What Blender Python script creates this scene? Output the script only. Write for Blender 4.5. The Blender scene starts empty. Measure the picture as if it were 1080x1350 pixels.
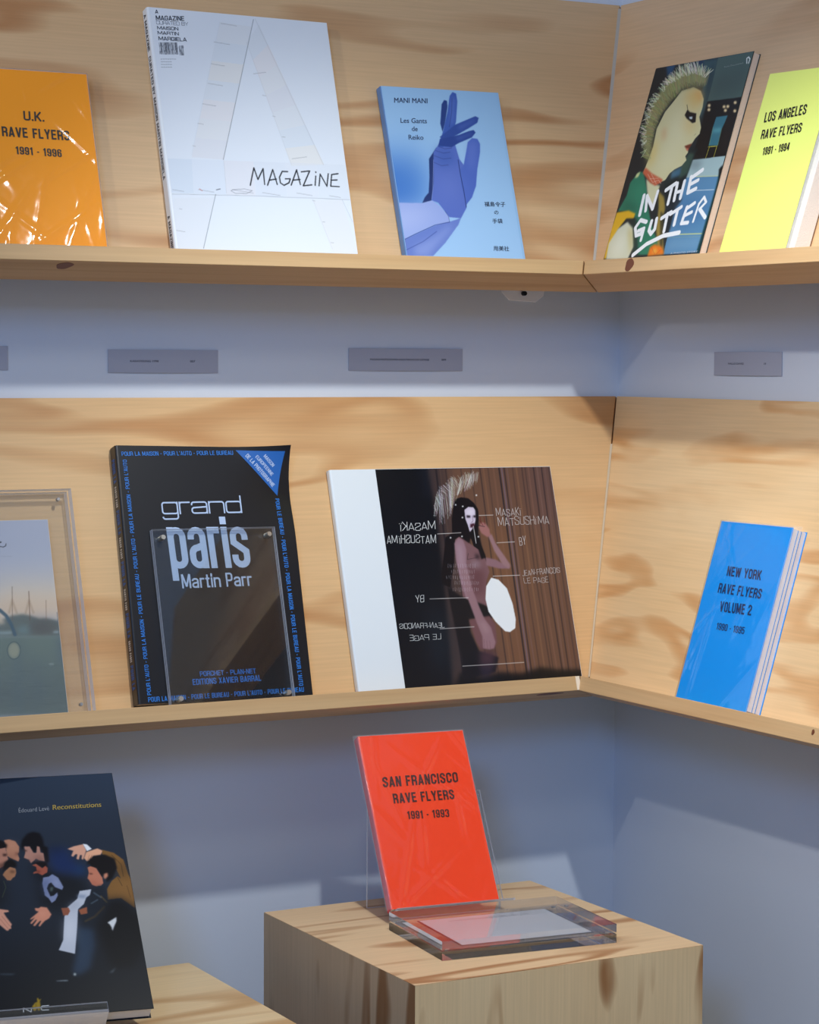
import bpy, bmesh, math, random
import numpy as np
from mathutils import Matrix, Vector

scene = bpy.context.scene
COL = scene.collection

# ---------------------------------------------------------------- camera
CAM_F, YAW, PITCH, ROLL = 3097.77, math.radians(28.826), math.radians(-3.6705), math.radians(0.301)
CAM_POS = Vector((-1.84, -2.7394, 1.5027))
d = Vector((math.sin(YAW)*math.cos(PITCH), math.cos(YAW)*math.cos(PITCH), math.sin(PITCH)))
r = Vector((math.cos(YAW), -math.sin(YAW), 0)); u = r.cross(d)
r2 = r*math.cos(ROLL)+u*math.sin(ROLL); u2 = -r*math.sin(ROLL)+u*math.cos(ROLL)
cam_data = bpy.data.cameras.new('camera')
cam = bpy.data.objects.new('camera', cam_data); COL.objects.link(cam)
cam.matrix_world = Matrix(((r2.x, u2.x, -d.x, CAM_POS.x), (r2.y, u2.y, -d.y, CAM_POS.y), (r2.z, u2.z, -d.z, CAM_POS.z), (0, 0, 0, 1)))
cam_data.sensor_fit = 'HORIZONTAL'; cam_data.sensor_width = 36.0
cam_data.lens = 36.0*CAM_F/1080.0
cam_data.clip_start = 0.05
scene.camera = cam

# ---------------------------------------------------------------- world, lamps, exposure
world = bpy.data.worlds.new('world'); scene.world = world; world.use_nodes = True
bg = world.node_tree.nodes['Background']
bg.inputs[0].default_value = (0.97, 0.99, 1.0, 1); bg.inputs[1].default_value = 0.33
scene.view_settings.view_transform = 'Standard'; scene.view_settings.look = 'None'
scene.view_settings.exposure = 0.0; scene.view_settings.gamma = 1.0
scene.view_settings.use_curve_mapping = False
scene.cycles.max_bounces = 14; scene.cycles.transmission_bounces = 12; scene.cycles.transparent_max_bounces = 24
scene.cycles.glossy_bounces = 6

def spot(name, pos, target, power, col, cone, blend, rad):
    l = bpy.data.lights.new(name, 'SPOT'); l.energy = power; l.color = col
    l.spot_size = math.radians(cone); l.spot_blend = blend; l.shadow_soft_size = rad
    o = bpy.data.objects.new(name, l); COL.objects.link(o); o.location = pos
    o.rotation_euler = (Vector(target)-Vector(pos)).to_track_quat('-Z', 'Y').to_euler()
    return o
WARM = (1.0, 0.93, 0.84)
spot('track_and_fill_spot', (-0.64, -1.02, 2.33), (-0.38, -0.10, 0.86), 51, (0.97, 1.0, 0.99), 73, 1.0, 0.022)
spot('track_and_fill_spot', (-1.42, -1.04, 2.33), (0.0, -0.85, 1.24), 42, (1.0, 0.95, 0.88), 54, 0.9, 0.022)
spot('track_and_fill_spot', (-1.20, -1.35, 2.33), (-0.6, 0.0, 1.35), 9, (1.0, 0.98, 0.90), 90, 1.0, 0.09)
spot('track_and_fill_spot', (-2.20, -1.04, 2.33), (-0.74, 0.0, 1.98), 18, (1.0, 0.95, 0.88), 44, 1.0, 0.03)  # added fill spot, brightens the orange book and upper panels
def area(name, pos, target, power, col, sx, sy):
    l = bpy.data.lights.new(name, 'AREA'); l.energy = power; l.color = col; l.shape = 'RECTANGLE'; l.size = sx; l.size_y = sy
    o = bpy.data.objects.new(name, l); COL.objects.link(o); o.location = pos
    o.rotation_euler = (Vector(target)-Vector(pos)).to_track_quat('-Z', 'Y').to_euler()
    return o
# daylight from a window far to the left of the camera
area('window_daylight', (-3.5, -4.0, 3.0), (-0.35, 0, 1.15), 52, (0.20, 0.45, 1.0), 0.8, 0.8)

# ---------------------------------------------------------------- helpers
def lin(c):
    return tuple(((v/255)/12.92 if v/255 <= 0.04045 else ((v/255+0.055)/1.055)**2.4) for v in c)
def rgba(c): return tuple(c)+(1.0,)
MATS = {}
def plain(name, srgb, rough=0.5, spec=0.5, metal=0.0, bump=0.0, bscale=300, gain=1.0):
    if name in MATS: return MATS[name]
    m = bpy.data.materials.new(name); m.use_nodes = True; nt = m.node_tree; b = nt.nodes['Principled BSDF']
    b.inputs['Base Color'].default_value = rgba([min(1, x*gain) for x in lin(srgb)])
    b.inputs['Roughness'].default_value = rough; b.inputs['Specular IOR Level'].default_value = spec; b.inputs['Metallic'].default_value = metal
    if bump:
        n = nt.nodes.new('ShaderNodeTexNoise'); n.inputs['Scale'].default_value = bscale
        tc = nt.nodes.new('ShaderNodeTexCoord'); nt.links.new(tc.outputs['Object'], n.inputs['Vector'])
        bp = nt.nodes.new('ShaderNodeBump'); bp.inputs['Strength'].default_value = bump; bp.inputs['Distance'].default_value = 0.001
        nt.links.new(n.outputs['Fac'], bp.inputs['Height']); nt.links.new(bp.outputs['Normal'], b.inputs['Normal'])
    MATS[name] = m; return m
def wood(name, light, mid, dark, freq=(1.5, 9.0), bands=3.2, amount=0.75, seed=0.0, rot=0.0, fine=0.14):
    """rotary-cut softwood veneer: long contour bands, orange-brown figure and fine fibres along local X (rot turns it)"""
    m = bpy.data.materials.new(name); m.use_nodes = True; nt = m.node_tree; N = nt.nodes; K = nt.links; b = N['Principled BSDF']
    tc = N.new('ShaderNodeTexCoord'); mp = N.new('ShaderNodeMapping'); mp.inputs['Rotation'].default_value = (0, 0, rot); mp.inputs['Location'].default_value = (seed, seed*1.7, seed*0.3)
    K.new(tc.outputs['Object'], mp.inputs['Vector'])
    s1 = N.new('ShaderNodeMapping'); s1.inputs['Scale'].default_value = (freq[0], freq[1], freq[1]); K.new(mp.outputs[0], s1.inputs['Vector'])
    n1 = N.new('ShaderNodeTexNoise'); n1.inputs['Scale'].default_value = 1.0; n1.inputs['Detail'].default_value = 2.2; n1.inputs['Roughness'].default_value = 0.45; n1.inputs['Distortion'].default_value = 0.35
    K.new(s1.outputs[0], n1.inputs['Vector'])
    mu = N.new('ShaderNodeMath'); mu.operation = 'MULTIPLY'; mu.inputs[1].default_value = bands*6.283; K.new(n1.outputs['Fac'], mu.inputs[0])
    si = N.new('ShaderNodeMath'); si.operation = 'SINE'; K.new(mu.outputs[0], si.inputs[0])
    r1 = N.new('ShaderNodeMapRange'); r1.inputs['From Min'].default_value = 0.45; r1.inputs['From Max'].default_value = 1.0; K.new(si.outputs[0], r1.inputs['Value'])
    # patches in which the figure is strong
    s2 = N.new('ShaderNodeMapping'); s2.inputs['Scale'].default_value = (freq[0]*0.9, freq[1]*0.5, 3); s2.inputs['Location'].default_value = (3.1, 7.7, 1.2); K.new(mp.outputs[0], s2.inputs['Vector'])
    n2 = N.new('ShaderNodeTexNoise'); n2.inputs['Scale'].default_value = 1.3; n2.inputs['Detail'].default_value = 3; K.new(s2.outputs[0], n2.inputs['Vector'])
    r2_ = N.new('ShaderNodeMapRange'); r2_.inputs['From Min'].default_value = 0.33; r2_.inputs['From Max'].default_value = 0.58; K.new(n2.outputs['Fac'], r2_.inputs['Value'])
    m2 = N.new('ShaderNodeMath'); m2.operation = 'MULTIPLY'; K.new(r1.outputs[0], m2.inputs[0]); K.new(r2_.outputs[0], m2.inputs[1])
    m3 = N.new('ShaderNodeMath'); m3.operation = 'MULTIPLY'; m3.inputs[1].default_value = amount; K.new(m2.outputs[0], m3.inputs[0])
    c1 = N.new('ShaderNodeMix'); c1.data_type = 'RGBA'; c1.inputs['A'].default_value = rgba(lin(light)); c1.inputs['B'].default_value = rgba(lin(mid)); K.new(n2.outputs['Fac'], c1.inputs['Factor'])
    c2 = N.new('ShaderNodeMix'); c2.data_type = 'RGBA'; c2.inputs['B'].default_value = rgba(lin(dark)); K.new(c1.outputs['Result'], c2.inputs['A']); K.new(m3.outputs[0], c2.inputs['Factor'])
    s3 = N.new('ShaderNodeMapping'); s3.inputs['Scale'].default_value = (9, 330, 330); K.new(mp.outputs[0], s3.inputs['Vector'])
    n3 = N.new('ShaderNodeTexNoise'); n3.inputs['Scale'].default_value = 1.0; n3.inputs['Detail'].default_value = 3; K.new(s3.outputs[0], n3.inputs['Vector'])
    r3 = N.new('ShaderNodeMapRange'); r3.inputs['From Min'].default_value = 0.3; r3.inputs['From Max'].default_value = 0.7; r3.inputs['To Min'].default_value = 1-fine*0.5; r3.inputs['To Max'].default_value = 1+fine*0.2; K.new(n3.outputs['Fac'], r3.inputs['Value'])
    c3 = N.new('ShaderNodeMix'); c3.data_type = 'RGBA'; c3.blend_type = 'MULTIPLY'; c3.inputs['Factor'].default_value = 1
    K.new(c2.outputs['Result'], c3.inputs['A']); K.new(r3.outputs[0], c3.inputs['B'])
    K.new(c3.outputs['Result'], b.inputs['Base Color'])
    b.inputs['Roughness'].default_value = 0.52; b.inputs['Specular IOR Level'].default_value = 0.35
    bp = N.new('ShaderNodeBump'); bp.inputs['Strength'].default_value = 0.15; bp.inputs['Distance'].default_value = 0.0005; K.new(n3.outputs['Fac'], bp.inputs['Height']); K.new(bp.outputs['Normal'], b.inputs['Normal'])
    return m
def wall_paint(name, srgb):
    m = bpy.data.materials.new(name); m.use_nodes = True; nt = m.node_tree; N = nt.nodes; K = nt.links; b = N['Principled BSDF']
    tc = N.new('ShaderNodeTexCoord'); n = N.new('ShaderNodeTexNoise'); n.inputs['Scale'].default_value = 2.5; n.inputs['Detail'].default_value = 5; K.new(tc.outputs['Object'], n.inputs['Vector'])
    rr = N.new('ShaderNodeMapRange'); rr.inputs['To Min'].default_value = 0.93; rr.inputs['To Max'].default_value = 1.07; K.new(n.outputs['Fac'], rr.inputs['Value'])
    c = N.new('ShaderNodeMix'); c.data_type = 'RGBA'; c.blend_type = 'MULTIPLY'; c.inputs['Factor'].default_value = 1; c.inputs['A'].default_value = rgba(lin(srgb)); K.new(rr.outputs[0], c.inputs['B']); K.new(c.outputs['Result'], b.inputs['Base Color'])
    b.inputs['Roughness'].default_value = 0.38; b.inputs['Specular IOR Level'].default_value = 0.4
    n2 = N.new('ShaderNodeTexNoise'); n2.inputs['Scale'].default_value = 160; n2.inputs['Detail'].default_value = 3; K.new(tc.outputs['Object'], n2.inputs['Vector'])
    bp = N.new('ShaderNodeBump'); bp.inputs['Strength'].default_value = 0.10; bp.inputs['Distance'].default_value = 0.001; K.new(n2.outputs['Fac'], bp.inputs['Height']); K.new(bp.outputs['Normal'], b.inputs['Normal'])
    return m
def clear(name, tint=(1, 1, 1), gloss_rough=0.02, edge=0.0, ior=1.49, bump=0.0, bscale=40):
    """thin clear sheet: see-through with Fresnel reflection; edge adds a milky share"""
    m = bpy.data.materials.new(name); m.use_nodes = True; nt = m.node_tree; N = nt.nodes; K = nt.links
    N.remove(N['Principled BSDF']); out = N['Material Output']
    t = N.new('ShaderNodeBsdfTransparent'); t.inputs[0].default_value = rgba(tint)
    g = N.new('ShaderNodeBsdfGlossy'); g.inputs['Roughness'].default_value = gloss_rough
    f = N.new('ShaderNodeFresnel'); f.inputs['IOR'].default_value = ior
    geo = N.new('ShaderNodeNewGeometry'); ir = N.new('ShaderNodeMapRange'); ir.inputs['To Min'].default_value = ior; ir.inputs['To Max'].default_value = 1/ior   # same reflectance on both faces: the sheet does not bend light
    K.new(geo.outputs['Backfacing'], ir.inputs['Value']); K.new(ir.outputs[0], f.inputs['IOR'])
    mx = N.new('ShaderNodeMixShader'); K.new(f.outputs[0], mx.inputs[0]); K.new(t.outputs[0], mx.inputs[1]); K.new(g.outputs[0], mx.inputs[2])
    if bump:
        tc = N.new('ShaderNodeTexCoord'); n = N.new('ShaderNodeTexNoise'); n.inputs['Scale'].default_value = bscale; n.inputs['Detail'].default_value = 2; K.new(tc.outputs['Object'], n.inputs['Vector'])
        bp = N.new('ShaderNodeBump'); bp.inputs['Strength'].default_value = bump; bp.inputs['Distance'].default_value = 0.004; K.new(n.outputs['Fac'], bp.inputs['Height'])
        K.new(bp.outputs['Normal'], g.inputs['Normal']); K.new(bp.outputs['Normal'], f.inputs['Normal'])
    last = mx
    if edge:
        df = N.new('ShaderNodeBsdfDiffuse'); df.inputs[0].default_value = (0.85, 0.88, 0.95, 1)
        m2 = N.new('ShaderNodeMixShader'); m2.inputs[0].default_value = edge; K.new(mx.outputs[0], m2.inputs[1]); K.new(df.outputs[0], m2.inputs[2]); last = m2
    K.new(last.outputs[0], out.inputs[0]); return m
def glass(name):
    m = bpy.data.materials.new(name); m.use_nodes = True; b = m.node_tree.nodes['Principled BSDF']
    b.inputs['Base Color'].default_value = (0.98, 0.99, 1, 1); b.inputs['Roughness'].default_value = 0.0; b.inputs['IOR'].default_value = 1.49; b.inputs['Transmission Weight'].default_value = 1
    return m
def picture_mat(name='printed_ink', spec=0.28):
    m = bpy.data.materials.new(name); m.use_nodes = True; nt = m.node_tree; b = nt.nodes['Principled BSDF']
    a = nt.nodes.new('ShaderNodeAttribute'); a.attribute_name = 'ink'; nt.links.new(a.outputs['Color'], b.inputs['Base Color'])
    b.inputs['Roughness'].default_value = 0.30; b.inputs['Specular IOR Level'].default_value = spec
    return m
INK = picture_mat(); INK_DULL = picture_mat('printed_ink_matt', 0.06)

def setp(o, **kw):
    for k, v in kw.items():
        if v is not None: o[k] = v
    return o
def mesh(name, V, F, mat, parent=None, mats=None, fm=None, smooth=False):
    me = bpy.data.meshes.new(name); me.from_pydata([tuple(v) for v in V], [], F)
    for mm in (mats or [mat]): me.materials.append(mm)
    if fm:
        for p, k in zip(me.polygons, fm): p.material_index = k
    if smooth:
        for p in me.polygons: p.use_smooth = True
    bm = bmesh.new(); bm.from_mesh(me); bmesh.ops.recalc_face_normals(bm, faces=bm.faces) if len(bm.faces) < 20000 else None
    bm.to_mesh(me); bm.free()
    o = bpy.data.objects.new(name, me); COL.objects.link(o); o.parent = parent
    return o
BOXF = [(0, 3, 2, 1), (4, 5, 6, 7), (0, 1, 5, 4), (2, 3, 7, 6), (1, 2, 6, 5), (0, 4, 7, 3)]
def bev(o, w, seg=2):
    m = o.modifiers.new('bevel', 'BEVEL'); m.width = w; m.segments = seg; m.limit_method = 'ANGLE'; m.angle_limit = math.radians(40); return o
def box(name, lo, hi, mat, parent=None, bevel=0.0, mats=None, fm=None):
    (x0, y0, z0), (x1, y1, z1) = lo, hi
    V = [(x0, y0, z0), (x1, y0, z0), (x1, y1, z0), (x0, y1, z0), (x0, y0, z1), (x1, y0, z1), (x1, y1, z1), (x0, y1, z1)]
    o = mesh(name, V, BOXF, mat, parent, mats, fm)
    if bevel: bev(o, bevel)
    return o
def cyl(name, c, axis, rad, depth, mat, parent=None, n=20, dome=0.0):
    a = Vector(axis).normalized(); e = a.orthogonal().normalized(); f = a.cross(e); c = Vector(c)
    V = []; F = []
    prof = [(0, 1.0), (0.75, 1.0), (1.0, 0.85)]
    for t, k in prof:
        for i in range(n):
            th = 2*math.pi*i/n; V.append(c+a*(depth*t)+(e*math.cos(th)+f*math.sin(th))*rad*k)
    for j in range(len(prof)-1):
        for i in range(n): F.append((j*n+i, j*n+(i+1) % n, (j+1)*n+(i+1) % n, (j+1)*n+i))
    F.append(tuple(range(n-1, -1, -1))); F.append(tuple(range((len(prof)-1)*n, len(prof)*n)))
    return mesh(name, V, F, mat, parent)
def root(name, label, cat, mat4, group=None):
    o = bpy.data.objects.new(name, None); COL.objects.link(o); o.matrix_world = mat4; o.empty_display_size = 0.02
    return setp(o, label=label, category=cat, group=group)
def frame(o, ex, ey, ez):
    return Matrix(((ex[0], ey[0], ez[0], o[0]), (ex[1], ey[1], ez[1], o[1]), (ex[2], ey[2], ez[2], o[2]), (0, 0, 0, 1)))

# ---------------------------------------------------------------- shelf geometry
TH = math.radians(17.3029); SN, CS = math.sin(TH), math.cos(TH)
LW, LB, LT = 0.0433, 0.0263, 0.019            # ledge: in front of panel, behind it, thickness
SH = {'u': dict(B=(0.1271, 1.6212), L=0.3894), 'l': dict(B=(0.1283, 1.0801), L=0.3936)}
def shelf_frame(k, side):
    db, zb = SH[k]['B']
    if side == 'L': return frame((0, -db, zb), (1, 0, 0), (0, SN, CS), (0, -CS, SN))
    return frame((-db, 0, zb), (0, -1, 0), (SN, 0, CS), (-CS, 0, SN))

# ---------------------------------------------------------------- setting
PAINT = wall_paint('grey_blue_wall_paint', (212, 220, 232))
wl = box('wall_left', (-4.5, 0, 0), (0.12, 0.12, 2.9), PAINT); setp(wl, kind='structure')
wr = box('wall_right', (0, -4.5, 0), (0.12, 0, 2.9), PAINT); setp(wr, kind='structure')
fl = box('floor', (-4.5, -4.5, -0.1), (0.12, 0.12, 0), plain('grey_floor', (150, 150, 148), 0.5, bump=0.2, bscale=60)); setp(fl, kind='structure')

PLY = [wood('pale_plywood', (226, 190, 142), (216, 170, 116), (184, 126, 72), (1.7, 8), 4.0, 0.75, 0.0),
       wood('pale_plywood_warm', (228, 194, 154), (220, 176, 130), (192, 138, 92), (2.0, 8), 3.6, 0.7, 4.3),
       wood('pale_plywood_upper', (218, 186, 146), (206, 166, 120), (172, 118, 72), (1.6, 8), 3.6, 0.85, 8.9),
       wood('pale_plywood_right', (240, 210, 166), (230, 186, 130), (202, 138, 76), (3.2, 13), 3.4, 0.65, 12.4)]
PINE = [wood('pine_ledge', (204, 172, 128), (196, 158, 110), (170, 128, 82), (0.8, 26), 2.4, 0.6, 2.0, fine=0.12),
        wood('pine_ledge_knotty', (212, 178, 132), (202, 160, 112), (176, 130, 82), (1.0, 24), 2.4, 0.6, 6.0, fine=0.12)]
KNOT = plain('dark_knot', (112, 62, 36), 0.5); PALE = plain('pale_end_grain', (236, 222, 200), 0.7); SEAM = plain('seam_strip', (178, 170, 158), 0.7); SEAM2 = plain('pale_seam_strip', (200, 180, 150), 0.7)

def shelf(k, side, length, pm, lm, label):
    db, zb = SH[k]['B']; L = SH[k]['L']
    rt = root('display_shelf', label, 'shelf', shelf_frame(k, side), 'slanted plywood display shelves')
    tp = 0.0105; gap = 0.0012
    def xe(y, z):                                   # mitred end on the diagonal of the corner
        dd = db - y*SN + z*CS
        return -dd-gap if side == 'L' else dd+gap
    far = -length if side == 'L' else length
    def slab(name, y0, y1, z0, z1, mat):
        a = [(far, y0, z0), (xe(y0, z0), y0, z0), (xe(y1, z0), y1, z0), (far, y1, z0), (far, y0, z1), (xe(y0, z1), y0, z1), (xe(y1, z1), y1, z1), (far, y1, z1)]
        return bev(mesh(name, a, BOXF, mat, rt), 0.0008)
    slab('back_panel', 0.0002, L, -tp, 0, pm)
    slab('ledge', -LT, 0, -LB, LW, lm)
    return rt
s1 = shelf('u', 'L', 2.0, PLY[2], PINE[0], 'upper slanted plywood display shelf on the left wall, holding the orange book and white magazine')
s2 = shelf('u', 'R', 1.6, PLY[1], PINE[1], 'upper slanted plywood shelf on the right wall, holding the punk photo book and yellow book')
s3 = shelf('l', 'L', 2.0, PLY[0], PINE[0], 'middle slanted plywood display shelf on the left wall, holding the black and white-edged books')
s4 = shelf('l', 'R', 1.6, PLY[3], PINE[1], 'middle slanted plywood display shelf on the right wall, holding only the blue book')
def valley(k, w0, w1, s_from, s_to, rt, mat, off=0.0016):
    """thin pale strip in the valley where two panels meet"""
    db, zb = SH[k]['B']; inv = rt.matrix_world.inverted(); V = []
    for s, w in ((s_from, w0), (s_to, w1)):
        dd = db - s*SN; c = Vector((-dd-off, -dd-off, zb+s*CS)); e = Vector((1, -1, 0)).normalized()*w*0.5
        bk = Vector((0.006, 0.006, 0))
        V += [inv @ (c-e), inv @ (c+e), inv @ (c+e*0.6+bk), inv @ (c-e*0.6+bk)]
    F = [(0, 1, 5, 4), (1, 2, 6, 5), (2, 3, 7, 6), (3, 0, 4, 7), (0, 3, 2, 1), (4, 5, 6, 7)]
    return mesh('seam_strip', V, F, mat, rt)
valley('u', 0.0035, 0.0060, 0.004, 0.384, s2, SEAM)
valley('l', 0.0022, 0.0030, 0.004, 0.325, s4, SEAM2)
def knot(rt, x, y, z, rx, ry, nrm='z', name='knot'):
    n = 16; V = []; F = []
    for kk, s in ((0, 1.0), (0.0004, 0.92)):
        for i in range(n):
            t = 2*math.pi*i/n; w = 1+0.15*math.sin(3*t+x*50)
            a, b = rx*s*math.cos(t)*w, ry*s*math.sin(t)
            V.append((x+a, y+b, z+kk) if nrm == 'z' else (x+a, y-kk, z+b))
    for i in range(n): F.append((i, (i+1) % n, n+(i+1) % n, n+i))
    F.append(tuple(range(n, 2*n)))
    return mesh(name, V, F, KNOT, rt)
knot(s2, 0.276, -0.0095, LW, 0.009, 0.0088)
knot(s1, -0.876, -LT, 0.026, 0.010, 0.012, 'y')
knot(s3, -0.212, -LT, 0.030, 0.020, 0.008, 'y')
knot(s4, 0.655, -0.006, LW, 0.0025, 0.0035)
xl = -(SH['l']['B'][0]+LW*CS)
box('end_grain', (xl-0.0075, -LT+0.0006, LW-0.004), (xl-0.0014, -0.0004, LW+0.0005), PALE, s3)

# plinths
def plinth(name, x0, y0, w, ztop, mt, ms, label):
    rt = root(name, label, 'plinth', Matrix.Translation((x0+w/2, y0+w/2, 0)), 'square plywood plinths')
    h = w/2; t = 0.012
    k = h-t                                      # top and side panels are mitred where they meet
    V = [(-k, -k, ztop-t), (k, -k, ztop-t), (k, k, ztop-t), (-k, k, ztop-t), (-h, -h, ztop), (h, -h, ztop), (h, h, ztop), (-h, h, ztop)]
    bev(mesh('top_panel', V, BOXF, mt, rt), 0.0006)
    def side(nm, M, ww):
        a, b_ = ztop-t-0.0006, ztop-0.0004; y = h-0.0002; yi = y-t
        o = bev(mesh('side_panel', [(0, -yi, -t), (a, -yi, -t), (a, yi, -t), (0, yi, -t), (0, -y, 0), (b_, -y, 0), (b_, y, 0), (0, y, 0)], BOXF, ms[nm], rt), 0.0005); o.matrix_local = M; return o
    # local X runs up the panel, Z points outwards
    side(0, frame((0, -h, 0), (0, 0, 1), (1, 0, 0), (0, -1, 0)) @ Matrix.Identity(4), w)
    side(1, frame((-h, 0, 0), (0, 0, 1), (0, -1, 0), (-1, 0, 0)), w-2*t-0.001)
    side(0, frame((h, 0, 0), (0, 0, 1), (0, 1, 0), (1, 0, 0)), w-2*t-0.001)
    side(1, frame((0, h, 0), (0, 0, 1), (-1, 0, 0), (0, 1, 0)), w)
    return rt
W_top = wood('plinth_top_wood', (238, 208, 168), (228, 190, 144), (168, 112, 66), (1.5, 10), 5.0, 0.85, 5.0)
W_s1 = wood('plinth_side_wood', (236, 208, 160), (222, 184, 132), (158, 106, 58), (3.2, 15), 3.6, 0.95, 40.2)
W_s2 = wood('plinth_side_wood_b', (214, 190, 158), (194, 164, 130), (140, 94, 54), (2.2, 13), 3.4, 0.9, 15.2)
W_t2 = wood('plinth_top_wood_pale', (244, 220, 176), (236, 200, 150), (196, 148, 94), (1.2, 8), 2.4, 0.7, 30.0)
S1 = 0.972                                     # size of the group on the corner plinth
def nearer(x, y, z): return tuple(c+(a-c)*S1 for a, c in zip((x, y, z), CAM_POS))
PX, PY, PZ = nearer(-0.5735, -0.4565, 0.80)
P1 = plinth('plinth', PX, PY, 0.399*S1, PZ, W_top, (W_s1, W_s2), 'square plywood plinth in the corner carrying the red book and the clear acrylic block')
S2 = 0.975                                     # the same for the left plinth
QX, QY, QZ = [c+(a-c)*S2 for a, c in zip((-1.0690, -0.4390, 0.742), CAM_POS)]
P2 = plinth('plinth', QX, QY, 0.400*S2, QZ, W_t2, (W_s1, W_s2), 'lower plywood plinth at the bottom left carrying the dark book with the crowd of men')

# wall labels and bracket
LAB = plain('grey_label_card', (170, 174, 190), 0.5, gain=1.0); DKT = plain('dark_print', (40, 44, 60), 0.6)

BOOKS={"orange":{"k":"u","side":"L","h":0.02,"phi":0.00163,"x":-0.9697,"s":0.0,"w":0.152,"H":0.2239},"mag":{"k":"u","side":"L","h":0.016,"phi":-0.00666,"x":-0.7297,"s":0.0016,"w":0.2452,"H":0.3184},"mani":{"k":"u","side":"L","h":0.014,"phi":0.00884,"x":-0.4142,"s":0.0,"w":0.1752,"H":0.2382},"gutter":{"k":"u","side":"R","h":0.011,"phi":-0.00578,"x":0.1607,"s":0.0012,"w":0.212,"H":0.2749},"la":{"k":"u","side":"R","h":0.028,"phi":-0.02704,"x":0.437,"s":0.0035,"w":0.1293,"H":0.2273},"paris":{"k":"l","side":"L","h":0.02,"phi":-0.02726,"x":-0.7801,"s":0.0063,"w":0.2315,"H":0.3206},"masaki":{"k":"l","side":"L","h":0.011,"phi":-0.00298,"x":-0.4798,"s":0.001,"w":0.3341,"H":0.2916},"ny":{"k":"l","side":"R","h":0.022,"phi":0.00662,"x":0.3547,"s":0.0,"w":0.146,"H":0.2285},"pond":{"k":"l","side":"L","h":0.014,"phi":-0.00339,"x":-1.067,"s":0.0007,"w":0.2,"H":0.2375},"red":{"o":[-0.502,-0.2674,0.8397],"tilt":0.535,"yaw":-0.1091,"w":0.1439,"H":0.2255},"recon":{"o":[-1.0961,-0.3308,0.7903],"tilt":0.8011,"yaw":-0.1788,"w":0.2437,"H":0.32}}
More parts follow.
